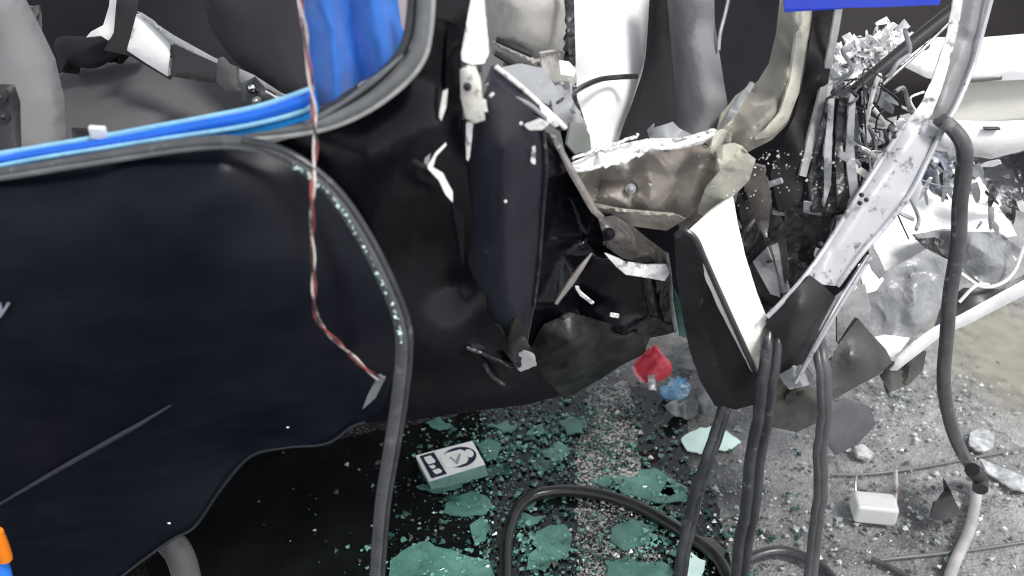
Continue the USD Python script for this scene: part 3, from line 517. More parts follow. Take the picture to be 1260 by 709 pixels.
vp('dark_post', sheet([(692, -20, 1.15), (706, -20, 1.15), (708, 60, 1.13), (710, 120, 1.1), (722, 156, 1.08), (716, 160, 1.08), (700, 132, 1.09), (700, 60, 1.12)], 0, step=6, thick=.012, bulge=.004), DARKSTEEL)

# white seat-side panel with a cable, speckled black panel and grey seat
vp('white_side_cover', sheet([(700, -25, 1.28), (806, -25, 1.28), (800, 30, 1.26), (792, 78, 1.24), (777, 126, 1.2), (765, 165, 1.17), (772, 180, 1.14), (736, 190, 1.12), (712, 170, 1.14), (704, 100, 1.2)], 0, inner=[(745, 60, 1.21), (745, 130, 1.17)], step=7, thick=.02, crumple=(.003, 10), seed=33), WHITE, label='bright white side cover of the seat')
vp('cable', tube(PL((684, 130, 1.03), (698, 120, 1.06), (715, 108, 1.12), (738, 98, 1.16), (762, 95, 1.18), (784, 94, 1.17)), .0038, 8), PLASTIC)
vp('speckled_cover', sheet([(802, -25, 1.22), (818, -25, 1.215), (824, 40, 1.2), (830, 100, 1.17), (832, 150, 1.13), (812, 166, 1.12), (795, 176, 1.11), (764, 178, 1.11), (764, 164, 1.13), (780, 120, 1.17), (794, 70, 1.2)], 0, step=6, thick=.02, bulge=.008, crumple=(.002, 12), seed=34, round_=True), mat('speckled_black', (.018, .017, .019), .75, spec=.15, var=.3, dirt=(.45, .45, .45), dirt_at=.72, dirt_scale=130, dirt_soft=.03, bump=.3, bscale=300), label='black seat cover speckled with glass dust')
vp('seat', sheet([(800, -40, 1.33), (836, -45, 1.22), (874, -40, 1.22), (880, 30, 1.2), (889, 90, 1.16), (896, 140, 1.13), (892, 176, 1.11), (850, 182, 1.1), (808, 180, 1.18), (814, 110, 1.24), (810, 40, 1.29)], 0, inner=[(850, 0, 1.18), (838, 60, 1.19), (866, 60, 1.165), (846, 120, 1.15), (872, 120, 1.115), (826, 60, 1.24), (826, 130, 1.19)], step=6, thick=.03, crumple=(.001, 8), seed=35, round_=True), SEAT_L, label='grey front seat edge beside the cream pillar')
vp('torn_paper', sheet([(796, 160, 1.075), (804, 152, 1.075), (802, 158, 1.07), (822, 152, 1.07), (828, 150, 1.07), (836, 158, 1.07), (856, 168, 1.06), (830, 176, 1.055), (804, 180, 1.055), (800, 172, 1.06)], 0, step=5, thick=.002, facet=(.012, 18), crumple=(.002, 50), seed=36), SCRAP)
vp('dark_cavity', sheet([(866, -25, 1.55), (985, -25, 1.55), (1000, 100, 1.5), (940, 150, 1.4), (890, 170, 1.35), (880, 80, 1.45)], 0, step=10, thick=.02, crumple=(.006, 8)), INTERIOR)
vp('thin_rod', tube(PL((898, -10, 1.2), (892, 18, 1.19), (886, 42, 1.18), (884, 62, 1.17)), .0025, 7), STEEL)
# cream front pillar, folded at its foot
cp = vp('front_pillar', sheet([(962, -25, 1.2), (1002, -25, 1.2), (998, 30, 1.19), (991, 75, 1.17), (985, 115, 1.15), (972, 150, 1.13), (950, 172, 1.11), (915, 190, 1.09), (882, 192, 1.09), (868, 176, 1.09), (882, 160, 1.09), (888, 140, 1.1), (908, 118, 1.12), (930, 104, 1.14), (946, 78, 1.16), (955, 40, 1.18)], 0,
     inner=[(978, 30, 1.155), (968, 90, 1.13), (945, 140, 1.085), (935, 120, 1.135), (905, 150, 1.1), (915, 172, 1.065)], step=5, thick=.004, facet=(.004, 22), crumple=(.003, 16), seed=38, fold=[(984, -20, 978, 70, .022, 15), (978, 70, 962, 125, .02, 15), (962, 125, 915, 172, .014, 14), (880, 178, 930, 168, -.012, 10), (905, 130, 930, 108, -.012, 12)]), mat('shaded_cream', (.23, .218, .185), .5, var=.2, vscale=12, dirt=(.36, .345, .29), dirt_at=.6, dirt_scale=20, bump=.2, bscale=60), label='cream painted front pillar bent inwards at its foot')  # darker cream paints in the shade on the rest of the pillar
vp('pillar_lit_face', sheet([(982, -25, 1.165), (1001, -25, 1.18), (996, 30, 1.17), (989, 75, 1.15), (983, 115, 1.125), (970, 148, 1.1), (950, 168, 1.08), (930, 172, 1.07), (940, 160, 1.07), (960, 138, 1.085), (972, 100, 1.11), (978, 60, 1.13), (981, 20, 1.15)], 0, step=4, thick=.004, crumple=(.0015, 25), bulge=.004, seed=381), CREAM, cp)  # brighter cream band stands in for light on the pillar
vp('pillar_rib', sheet([(891, 150, 1.09), (900, 132, 1.095), (914, 114, 1.1), (926, 100, 1.11), (929, 104, 1.11), (918, 122, 1.1), (906, 140, 1.09), (894, 154, 1.09)], 0, step=3, thick=.003, facet=(.012, 30), crumple=(.003, 60), rag=.8, seed=39), SCRAP, cp)
vp('pillar_crease', sheet([(878, 164, 1.055), (890, 158, 1.05), (900, 166, 1.05), (898, 186, 1.05), (884, 198, 1.055), (874, 186, 1.06)], 0, step=3, thick=.003, facet=(.022, 40), crumple=(.004, 60), rag=1, seed=3), CREAM, cp)
vp('dark_pillar', sheet([(1000, -25, 1.2), (1034, -25, 1.2), (1028, 50, 1.18), (1016, 120, 1.15), (1004, 170, 1.12), (992, 215, 1.08), (984, 250, 1.06), (958, 262, 1.06), (948, 215, 1.08), (960, 180, 1.1), (978, 142, 1.12), (990, 90, 1.15), (998, 40, 1.18)], 0, inner=[(1005, 100, 1.125), (985, 180, 1.08)], step=6, thick=.006, crumple=(.003, 18), seed=39), mat('dark_trim', (.012, .011, .0115), .6, spec=.2, var=.4, vscale=12, bump=.3, bscale=120))
vp('pillar_flange', sheet([(1034, -20, 1.17), (1042, -20, 1.17), (1032, 40, 1.16), (1020, 98, 1.14), (1014, 140, 1.12), (1002, 180, 1.09), (992, 218, 1.07), (984, 216, 1.07), (994, 170, 1.09), (1006, 126, 1.12), (1018, 70, 1.15)], 0, step=5, thick=.004, crumple=(.003, 30), seed=40), mat('grey_flange', (.3, .29, .29), .45, var=.3, vscale=30))
vp('ribbed_flange', sheet([(1018, 120, 1.11), (1050, 105, 1.12), (1058, 160, 1.1), (1052, 220, 1.08), (1040, 260, 1.06), (1000, 262, 1.05), (996, 216, 1.07), (1008, 165, 1.09)], 0, step=5, thick=.004, crumple=(.004, 30), seed=41), DARKSTEEL)
rng = np.random.default_rng(21)
for k in range(3):
    x0 = 1020 + 13 * k
    vp('flange_rib', sheet([(x0, 122 - 4 * k, 1.1), (x0 + 7, 120, 1.1), (x0 + 4, 175, 1.075), (x0 + 2 + 4 * k, 230, 1.05), (x0 - 6 + 4 * k, 256, 1.04), (x0 - 6, 190, 1.07)], 0, step=4, thick=.003, facet=(.012, 30), crumple=(.004, 45), rag=.8, seed=200 + k), [SCRAP, DARKSTEEL, GREYSHEET][k])
for i in range(34):                                             # crushed silver skin and torn strips
    x, y, Y = [(rng.uniform(1012, 1112), rng.uniform(92, 240), 1.25), (rng.uniform(1000, 1060), rng.uniform(180, 330), 1.1), (rng.uniform(900, 965), rng.uniform(215, 380), 1.09)][i % 3]
    Y += rng.uniform(-.04, .06); a = rng.uniform(0, np.pi); L, w = rng.uniform(14, 42), rng.uniform(4, 13)
    o_ = [(x + L * t * math.cos(a) - w * q * math.sin(a), y + L * t * math.sin(a) + w * q * math.cos(a), Y + .03 * t) for t, q in ((-.5, -.5), (0, -.7), (.5, -.3), (.6, .2), (.1, .6), (-.45, .5))]
    vp('torn_strip', sheet(o_, 0, step=4, thick=.002, facet=(.018, 26), crumple=(.004, 60), rag=.8, seed=300 + i), [GREYSHEET, CHIP, STEEL, SCRAP, DARKSTEEL, PLASTIC, STEEL][i % 7])

# brown crushed inner sill with bright torn lip and a bolt
bs = vp('inner_sill', sheet([(700, 208, 1.06), (740, 196, 1.08), (775, 190, 1.09), (800, 182, 1.09), (850, 178, 1.09), (882, 182, 1.08), (905, 196, 1.08), (896, 220, 1.09), (872, 240, 1.1), (848, 268, 1.1), (822, 276, 1.1), (790, 268, 1.08), (752, 262, 1.07), (728, 248, 1.06), (712, 228, 1.05)], 0,
    inner=[(740, 222, 1.1), (766, 232, 1.06), (788, 232, 1.06), (776, 222, 1.062), (776, 242, 1.058), (776, 232, 1.085), (800, 214, 1.05), (745, 240, 1.05), (800, 252, 1.045), (820, 262, 1.09), (830, 224, 1.07), (860, 206, 1.05), (850, 240, 1.075), (770, 252, 1.05)], step=5, thick=.004, facet=(.006, 24), crumple=(.004, 12), seed=42, mode='lin'), BROWN, label='brown dented inner sill with a bolt')
vp('sill_lip', sheet([(704, 200, 1.03), (740, 184, 1.05), (770, 176, 1.06), (800, 170, 1.06), (838, 170, 1.06), (880, 158, 1.06), (886, 166, 1.06), (860, 178, 1.05), (830, 182, 1.045), (800, 184, 1.045), (772, 196, 1.04), (740, 204, 1.03), (706, 212, 1.02)], 0, step=4, thick=.004, facet=(.012, 50), crumple=(.003, 45), seed=43, rag=.8), CHIP, bs, label='bright torn lip of the inner sill')
vp('sill_lip', tube(rough(PL((704, 197, 1.02), (738, 182, 1.04), (770, 172, 1.05), (786, 166, 1.05)), .0016, 1), .002, 7, smooth_=False), CHIP, bs)
vp('sill_lip', tube(rough(PL((704, 213, 1.015), (742, 204, 1.02), (776, 196, 1.03), (800, 183, 1.035), (832, 180, 1.04), (880, 164, 1.045)), .0012, 2), .0026, 7, smooth_=False), WHITE, bs)
vp('sill_bolt', stud(776, 232, 1.055, .0068, .004), SCRAP, bs)
vp('sill_fold', sheet([(732, 250, 1.035), (768, 257, 1.03), (828, 262, 1.03), (844, 270, 1.04), (820, 284, 1.04), (782, 279, 1.03), (742, 267, 1.03)], 0, step=4, thick=.003, crumple=(.003, 30), fold=[(736, 256, 838, 268, .012, 6)], seed=441), BROWN, bs)
vp('sill_fold', sheet([(880, 180, 1.06), (904, 176, 1.05), (930, 196, 1.05), (922, 222, 1.06), (898, 246, 1.07), (868, 268, 1.08), (858, 262, 1.08), (868, 232, 1.06), (886, 210, 1.05)], 0, step=5, thick=.004, facet=(.02, 22), crumple=(.004, 30), seed=44), CREAM, bs)
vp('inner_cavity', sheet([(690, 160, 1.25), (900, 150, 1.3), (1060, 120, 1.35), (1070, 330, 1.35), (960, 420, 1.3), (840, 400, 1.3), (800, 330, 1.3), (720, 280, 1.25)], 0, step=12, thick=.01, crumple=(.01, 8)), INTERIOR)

# black crushed door skin in the middle
fd = vp('crushed_door', sheet([(668, 160, .935), (680, 168, .95), (704, 208, .98), (732, 262, 1.0), (752, 264, 1.01), (776, 276, 1.03), (800, 296, 1.04), (822, 312, 1.05), (824, 350, 1.05), (832, 408, 1.06), (820, 412, 1.06), (800, 416, 1.05), (792, 436, 1.06), (760, 452, 1.06), (720, 470, 1.04), (680, 480, 1.0), (656, 474, .98), (650, 430, .96), (660, 376, .95), (668, 300, .94), (672, 220, .935)], 0,
    inner=[(700, 240, 1.03), (690, 310, .985), (720, 292, 1.0), (742, 300, 1.03), (735, 314, .98), (712, 344, .985), (686, 374, .95), (706, 376, 1.01), (750, 318, .985), (790, 332, .995), (818, 336, 1.0), (760, 372, 1.0), (800, 390, 1.01), (712, 402, 1.0), (770, 406, .99), (740, 440, 1.04), (690, 430, 1.0)],
    step=5, thick=.003, mode='lin', facet=(.006, 18), crumple=(.003, 22), seed=46), BLACKP, label='black crushed door skin folded in the middle of the wreck')
vp('door_edge', sheet([(676, 164, .93), (683, 166, .935), (706, 206, .965), (736, 258, .99), (744, 266, .99), (738, 270, .985), (728, 262, .98), (700, 214, .96)], 0, step=4, thick=.004, crumple=(.002, 40), bulge=.004, seed=47), mat('ridge_grey', (.22, .2, .19), .4, metal=.2, var=.3, vscale=20), fd)  # paler grey than the skin, along the ridge
vp('door_fold', sheet([(736, 268, .985), (756, 265, .995), (776, 276, 1.01), (800, 296, 1.02), (822, 312, 1.03), (822, 326, 1.02), (796, 326, 1.0), (766, 318, .985), (746, 304, .98)], 0, inner=[(770, 292, .975), (800, 314, .99)], step=4, thick=.004, facet=(.008, 18), crumple=(.003, 40), seed=48), mat('grey_brown_metal', (.07, .062, .058), .36, crinkle=.5, cscale=20.0, metal=.3, var=.4, vscale=18), fd)
vp('door_hole', stud(749, 288, .972, .008, .003), INTERIOR, fd)
vp('door_highlight', sheet([(744, 312, .968), (770, 322, .972), (796, 326, .985), (820, 326, .995), (824, 336, 1.0), (818, 346, .998), (796, 342, .985), (770, 338, .972), (758, 328, .968)], 0, step=4, thick=.003, facet=(.008, 24), crumple=(.002, 50), seed=49), mat('highlight_alloy', (.7, .72, .72), .3, metal=.3, var=.4, vscale=45, dirt=(.03, .03, .035), dirt_at=.58, dirt_scale=50), fd, label='highlight painted as a bright crease on the crushed door')  # pale strip paints the glossy highlight of the crease
vp('crease_edge', tube(PL((728, 312, .965), (716, 328, .955), (702, 348, .945), (684, 374, .935)), .0022, 7, taper=[.0012, .0035, .0045, .002]), mat('ridge_grey', (.22, .2, .19)), fd)  # pale grey tapered strip along the crease
vp('crease_edge', sheet([(707, 354, .96), (712, 353, .96), (716, 361, .963), (731, 373, .968), (728, 375, .97), (714, 364, .965)], 0, step=3, thick=.002, rag=1, seed=3), CHIP, fd)
vp('crease_edge', tube(PL((820, 312, 1.02), (824, 340, 1.02), (826, 370, 1.03), (832, 408, 1.04)), .003, 8), STEEL, fd)
vp('glass_strip', sheet([(826, 352, 1.06), (834, 366, 1.06), (843, 392, 1.07), (846, 416, 1.08), (836, 414, 1.08), (828, 384, 1.07)], 0, step=4, thick=.004), GLASS, fd)
vp('paint_nick', box((.012, .004, .005), P(756, 388, .965), (0, .2, 0)), CHIP, fd)
vp('lower_skirt', sheet([(640, 452, .95), (668, 400, .95), (702, 384, .96), (740, 396, .98), (790, 412, 1.02), (796, 432, 1.03), (764, 450, 1.03), (740, 466, 1.03), (706, 486, 1.02), (676, 492, 1.0), (650, 484, .97)], 0, inner=[(704, 420, .93), (740, 426, .985), (700, 460, .965)], step=5, thick=.004, mode='lin', facet=(.02, 20), crumple=(.006, 22), rag=1, seed=50), GRIME, label='mud caked skirt under the crushed door')
vp('skirt_edge', tube(PL((574, 428, .9), (598, 437, .905), (630, 452, .915)), .0025, 7), DARKSTEEL)
vp('skirt_edge', tube(PL((596, 448, .9), (604, 462, .905), (620, 474, .91)), .0028, 7), DARKSTEEL)

# glass dust over the torn metal
def dust(seed, spots):
    def place(rng, n):
        k = rng.integers(0, len(spots), n); a = np.array(spots, float)[k]
        px, py = a[:, 0] + rng.normal(0, a[:, 3]), a[:, 1] + rng.normal(0, a[:, 4]); return P(px, py, a[:, 2] - rng.uniform(.0, .012, n))
    return place
vp('glass_dust', crumbs(170, dust(1, [(975, 220, 1.05, 22, 18), (955, 195, 1.06, 20, 8), (1010, 215, 1.04, 14, 22), (905, 225, 1.05, 22, 18), (690, 110, 1.02, 14, 22)]),   .0006, .0028, 3, 1), CRUMBW, kind='stuff', smooth=False)

# bent tubes, sheet scraps and wires in the cavity (front footwell)
for i, (pts, r, m_) in enumerate([
    ([(925, 330, 1.12), (930, 300, 1.1), (940, 262, 1.08), (944, 232, 1.07), (936, 214, 1.08)], .003, STEEL),
    ([(915, 325, 1.1), (940, 300, 1.08), (968, 276, 1.07)], .007, DARKSTEEL),
    ([(950, 300, 1.08), (958, 330, 1.07), (966, 360, 1.05)], .008, GREYSHEET),
    ([(925, 250, 1.08), (942, 230, 1.07), (962, 222, 1.06)], .004, SCRAP),
    ([(905, 300, 1.12), (920, 282, 1.1), (930, 270, 1.1)], .004, STEEL)]):
    vp('bent_rod', tube(PL(*pts), r, 8), m_)
vp('footwell_plate', sheet([(908, 250, 1.14), (935, 240, 1.13), (962, 268, 1.1), (970, 330, 1.08), (962, 372, 1.06), (940, 388, 1.05), (925, 350, 1.1)], 0, step=5, thick=.003, facet=(.03, 26), crumple=(.006, 25), seed=52), mat('dark_brown_metal', (.085, .075, .07), .38, metal=.3, var=.5, vscale=16, dirt=(.3, .29, .28), dirt_at=.67, dirt_scale=40))
vp('footwell_plate', sheet([(926, 322, 1.07), (944, 305, 1.06), (956, 340, 1.05), (960, 366, 1.04), (948, 362, 1.04)], 0, step=4, thick=.003, facet=(.008, 10), seed=53), GREYSHEET)
vp('footwell_plate', sheet([(965, 255, 1.08), (1010, 245, 1.08), (1030, 262, 1.08), (1012, 310, 1.06), (985, 350, 1.04), (968, 345, 1.05)], 0, step=5, thick=.003, facet=(.03, 22), crumple=(.006, 30), seed=54), DARKSTEEL)
vp('footwell_plate', sheet([(830, 258, 1.14), (880, 215, 1.14), (905, 222, 1.12), (916, 250, 1.13), (902, 250, 1.12), (862, 268, 1.12), (838, 288, 1.1)], 0, step=5, thick=.003, facet=(.02, 16), crumple=(.006, 25), seed=55), mat('dark_brown_metal', (.085, .075, .07)))
vp('footwell_plate', sheet([(896, 196, 1.06), (940, 206, 1.05), (950, 246, 1.06), (944, 292, 1.06), (926, 262, 1.07), (914, 226, 1.06)], 0, step=5, thick=.003, facet=(.02, 16), crumple=(.006, 25), seed=56), mat('dark_brown_metal', (.085, .075, .07)))
rng = np.random.default_rng(11)
for i in range(64):
    x, y = rng.uniform(1012, 1110), rng.uniform(95, 250); Y = 1.16 + rng.uniform(-.05, .12)
    pts = [(x, y, Y)]
    for k in range(3): pts.append((pts[-1][0] + rng.normal(0, 14), pts[-1][1] + rng.normal(6, 16), Y + rng.normal(0, .02)))
    vp('tangled_wire', tube(PL(*pts), rng.choice([.0012, .0018, .003]), 6, n=5), [STEEL, CHIP, DARKSTEEL, SCRAP, PLASTIC][rng.integers(0, 5)])
for i in range(30):
    x, y = rng.uniform(1005, 1095), rng.uniform(110, 270); Y = 1.2 + rng.uniform(-.06, .1)
    a = np.sort(rng.uniform(0, 2 * np.pi, 5)); r = rng.uniform(6, 18)
    vp('torn_scrap', sheet([(x + r * math.cos(t) * .7, y + r * 1.3 * math.sin(t), Y + rng.normal(0, .01)) for t in a], 0, step=4, thick=.002, facet=(.01, 10), seed=60 + i), [STEEL, SCRAP, GREYSHEET, DARKSTEEL, DARKSTEEL][rng.integers(0, 5)])
vp('cross_bar', tube(PL((1172, 14, 1.32), (1120, 56, 1.3), (1060, 106, 1.27), (1020, 146, 1.24)), .0115, 12, smooth_=False), PLASTIC, label='black bar slanting down across the torn opening')
vp('cross_bar', tube(PL((1176, 20, 1.31), (1136, 60, 1.29), (1086, 104, 1.26)), .0025, 8, smooth_=False), STEEL)
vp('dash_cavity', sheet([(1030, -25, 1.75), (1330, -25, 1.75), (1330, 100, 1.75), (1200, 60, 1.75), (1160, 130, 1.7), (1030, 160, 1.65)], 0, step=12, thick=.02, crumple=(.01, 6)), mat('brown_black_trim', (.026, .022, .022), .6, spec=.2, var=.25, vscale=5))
# broken screen heap
def heap(rng, n):
    t = rng.uniform(0, 1, n); px = 1030 + 82 * t + rng.normal(0, 5, n); py = 84 - 30 * t + rng.normal(0, 13, n) * (1 - .2 * t)
    return P(px, py, 1.5 + rng.uniform(-.03, .05, n))
vp('screen_base', sheet([(1022, 88, 1.5), (1040, 64, 1.5), (1078, 52, 1.5), (1108, 46, 1.5), (1098, 78, 1.49), (1060, 102, 1.48), (1026, 108, 1.48)], 0, step=4, thick=.003, facet=(.03, 60), crumple=(.006, 40), rag=1.5, seed=62), WHITE)
vp('screen_shards', crumbs(650, heap, .005, .015, 9, 1, 2.2), mat('screen_shard', (.85, .84, .83), .3, var=.25, vscale=40), kind='stuff', smooth=False)

# ================================================================== DETACHED PIECES AND THINGS AROUND THE WRECK
# blue cloth hung in the window
cl_out = [(368, -25, .875), (486, -25, .89), (494, 30, .885), (503, 62, .878), (478, 80, .872), (440, 104, .868), (404, 128, .862), (390, 130, .86), (384, 90, .865), (376, 40, .87)]
cpts, ctri = fill(np.array([o[:2] for o in cl_out], float), 4, 0, 2)
cy = RBFInterpolator(np.array([o[:2] for o in cl_out]) / 200., np.array([o[2] for o in cl_out]), kernel='linear')(cpts / 200)
u_ = (cpts[:, 0] - 360 - cpts[:, 1] * .12) / 20
cy = cy + .017 * np.sin(u_ * 2.1 + 1.2 * meshkit.noise(np.column_stack([cpts / 40, np.zeros(len(cpts))]), 2)) + .008 * (meshkit.fbm(np.column_stack([cpts[:, 0] / 16, cpts[:, 1] / 60, np.zeros(len(cpts))]), 3, 4) - .5)
obj('blue_cloth', solid(P(cpts[:, 0], cpts[:, 1], cy), ctri, .002), CLOTH, label='bright blue cloth hanging in folds in the window corner', cat='cloth', smooth=70)
obj('blue_tarpaulin', sheet([(960, -40, 1.1), (1168, -40, 1.1), (1156, 6, 1.09), (1080, 9, 1.09), (966, 11, 1.09)], 0, step=6, thick=.004, crumple=(.003, 12)), TARP, label='saturated blue sheet hanging down at the top edge over the pillar', cat='sheet')
streak_fill_ = thing('marker_stick', 'blue stick with an orange tip at the lower left corner', 'stick', G(-10, 740))
obj('stick', tube(PL((-2, 684, .745), (6, 712, .745), (18, 760, .745)), .009, 10), mat('blue_stick', (.03, .2, .75), .4, var=.15), streak_fill_)
obj('tip', tube(PL((-5, 655, .738), (2, 672, .739), (7, 688, .74)), .008, 10), ORANGE, streak_fill_)

# torn silver door frame with its black cover, foam lining and rods
tf = thing('torn_door_frame', 'silver torn door frame slanting down across the right side', 'door frame', G(930, 560))
def tfp(name, m, material, parent=None, label=None, **k): return obj(name, m, material, parent or tf, label=label, **k)
fr = tfp('upper_frame', sheet([(1182, -25, 1.2), (1226, -25, 1.2), (1216, 20, 1.19), (1202, 60, 1.17), (1190, 100, 1.15), (1176, 136, 1.12), (1160, 160, 1.1), (1140, 158, 1.1), (1128, 152, 1.1), (1150, 112, 1.13), (1168, 60, 1.16), (1176, 20, 1.18)], 0, step=5, thick=.012, mode='lin', crumple=(.0008, 30), seed=70, fold=[(1206, -20, 1192, 50, .014, 18), (1192, 50, 1150, 150, .014, 18)]), mat('grey_frame_paint', (.2, .2, .205), .5, var=.15, vscale=14, dirt=(.34, .34, .34), dirt_at=.72, dirt_scale=50), label='dull grey upper length of the frame')
tfp('frame_flange', sheet([(1178, -25, 1.185), (1188, -25, 1.185), (1182, 20, 1.17), (1172, 64, 1.15), (1158, 112, 1.12), (1146, 142, 1.09), (1122, 156, 1.09), (1116, 150, 1.09), (1134, 126, 1.11), (1148, 96, 1.13), (1164, 48, 1.16)], 0, step=4, thick=.004, facet=(.006, 20), crumple=(.003, 45), rag=1.2, seed=71), CHIP)
tfp('frame_flange', tube(PL((1224, -20, 1.185), (1212, 26, 1.17), (1196, 84, 1.145), (1178, 128, 1.11), (1160, 160, 1.08), (1140, 200, 1.06), (1122, 236, 1.04), (1088, 280, 1.02), (1060, 312, 1.0), (1030, 352, .98)), .0035, 8), SILVER)
lf = tfp('lower_frame', sheet([(1116, 150, 1.09), (1130, 146, 1.09), (1160, 150, 1.09), (1158, 172, 1.08), (1140, 204, 1.06), (1120, 242, 1.04), (1086, 284, 1.02), (1056, 320, 1.0), (1030, 352, .98), (1012, 350, .97), (996, 338, .98), (1022, 298, 1.01), (1056, 244, 1.04), (1086, 198, 1.07)], 0, step=5, thick=.012, mode='lin', crumple=(.0008, 30), seed=72, fold=[(1136, 150, 1006, 342, .012, 26)]), SILVER, label='bright silver lower length of the frame')
for (x, y) in ((1060, 240), (1066, 246), (1058, 250), (1100, 168), (1010, 300), (1030, 268)):
    tfp('rivet', stud(x, y, 1.015 + (1060 - x) * -.0006, .003, .003, 8), DARKSTEEL, lf)
tfp('frame_flange', tube(PL((1114, 152, 1.08), (1084, 198, 1.06), (1054, 244, 1.03), (1020, 298, 1.0), (992, 338, .97), (962, 372, .95), (944, 390, .945)), .0032, 8), SILVER)
tfp('end_cover', sheet([(942, 394, .95), (962, 374, .95), (996, 340, .96), (1012, 350, .96), (1028, 366, .965), (1010, 400, .965), (994, 436, .96), (980, 466, .955), (968, 476, .955), (956, 452, .95), (946, 424, .95)], 0, inner=[(985, 380, .93), (975, 420, .93)], step=5, thick=.01, crumple=(.002, 25), seed=73), mat('maroon_black', (.02, .017, .019), .5, spec=.3, var=.3, vscale=10, bump=.2, bscale=100), label='black plastic end cover of the frame')
for k in (0, 1): tfp('trim_rod', tube(PL((1068 + 4 * k, 314 + 2 * k, .965), (1034 + 4 * k, 368 + 2 * k, .94), (1002 + 3 * k, 424 + 2 * k, .93), (976 + 3 * k, 470 + k, .93)), .0022, 8), CHROME if k == 0 else SILVER)
tfp('torn_end', sheet([(958, 462, .94), (975, 452, .935), (992, 450, .935), (1000, 462, .935), (996, 474, .935), (970, 480, .935)], 0, step=4, thick=.003, facet=(.014, 22), crumple=(.004, 50), rag=1.5, seed=74), SCRAP)
# black trim board with its pale foam face
tb = tfp('trim_board', sheet([(830, 292, .98), (838, 286, .98), (852, 292, .975), (862, 310, .97), (876, 344, .965), (896, 386, .96), (914, 424, .955), (936, 466, .95), (930, 498, .955), (905, 504, .96), (880, 500, .965), (862, 470, .97), (848, 430, .98), (838, 380, .985), (832, 340, .985)], 0, inner=[(860, 400, .965), (890, 450, .955)], step=5, thick=.012, crumple=(.002, 20), seed=75), mat('trim_black', (.016, .0155, .0165), .5, spec=.25, var=.3, vscale=12, dirt=(.1, .1, .1), dirt_at=.68, dirt_scale=30), label='black torn trim board below the foam')
tfp('foam_face', sheet([(846, 284, 1.0), (872, 262, 1.03), (902, 241, 1.06), (908, 276, 1.04), (918, 318, 1.01), (932, 362, .98), (944, 392, .96), (944, 420, .95), (930, 464, .94), (912, 430, .945), (894, 390, .95), (876, 348, .96), (862, 312, .975)], 0, inner=[(885, 310, .99), (910, 370, .965)], step=5, thick=.012, crumple=(.002, 16), rag=.6, seed=76), FOAM, tb, label='pale cream foam face of the trim board')
tfp('board_edge', tube(PL((832, 290, .975), (842, 284, .97), (856, 294, .965), (866, 316, .96), (880, 348, .955), (898, 388, .945), (916, 428, .94), (931, 462, .935)), .004, 8), RUBBER, tb)

# hanging rubbers: each is a thing one could pull off
def hang(name, label, pts, r, m_=RUBBER, lip=None, grp=None, taper=None, onground=False):
    p = smooth_line(PL(*pts), 5); p = p + (np.stack([meshkit.noise(p * 14, 5), meshkit.noise(p * 14, 6), 0 * p[:, 0] + .5], -1) - .5) * .008 + (np.stack([meshkit.noise(p * 50, 7), meshkit.noise(p * 50, 8), 0 * p[:, 0] + .5], -1) - .5) * .003
    t = thing(name, label, 'rubber seal', (p[-1][0], p[-1][1], 0))
    obj('tube', tube(p, r, 14, taper=taper), m_, t)
    if lip is not None: obj('lip', tube(p + np.array(lip[:3]), lip[3], 10), m_, t)
    return t
hang('rubber_strip', 'wide double lipped black rubber strip hanging from the silver frame', [(952, 384, .975), (945, 428, .935), (936, 480, .915), (928, 540, .91), (921, 600, .90), (913, 660, .89), (902, 735, .875)], .0085, lip=(.0125, -.002, 0, .0065))
hang('rubber_strip', 'thin black rubber strip below the black trim board', [(894, 478, .985), (884, 520, .955), (872, 560, .935), (856, 610, .925), (842, 660, .91), (828, 735, .88)], .0075, lip=(.008, -.001, .002, .005))
hang('rubber_strip', 'grey black rubber strip between the wide strip and the white bracket', [(1004, 410, .985), (1012, 450, .94), (1014, 500, .925), (1013, 550, .92), (1008, 610, .91), (1003, 660, .90), (997, 735, .88)], .0085, m_=mat('grey_black_rubber', (.055, .055, .058), .36, var=.3, vscale=20), lip=(-.006, -.002, 0, .006))
t4 = np.vstack([PL((1158, 148, 1.07), (1172, 158, 1.07), (1186, 178, 1.06), (1188, 204, 1.06), (1182, 250, 1.06), (1180, 300, 1.06), (1170, 360, 1.07), (1166, 410, 1.08), (1162, 470, 1.09), (1170, 520, 1.1), (1184, 556, 1.12)), GL(.022, (1204, 588)), GL(.012, (1200, 620), (1192, 655), (1176, 690), (1160, 735))])
t4t = thing('rubber_strip', 'long grey rubber strip curving from the frame down to the ground at the right', 'rubber seal', (t4[-1][0], t4[-1][1], 0))
obj('tube', tube(t4[:12], .0095, 14), mat('mid_grey_rubber', (.065, .063, .066), .34, var=.3, vscale=20, dirt=(.2, .2, .2), dirt_at=.66, dirt_scale=40), t4t)
obj('lip', tube(t4[:12] + np.array([-.008, -.002, 0]), .0045, 8), RUBBER, t4t)
obj('tail', tube(t4[11:], .0095, 14), mat('pale_rubber', (.3, .29, .285), .45, var=.25, vscale=25), t4t, label='pale scuffed tail of the rubber strip lying on the ground')
obj('collar', tube(PL((1196, 578, 1.11), (1206, 590, 1.12), (1206, 602, 1.1)), .0125, 12), PLASTIC, t4t)

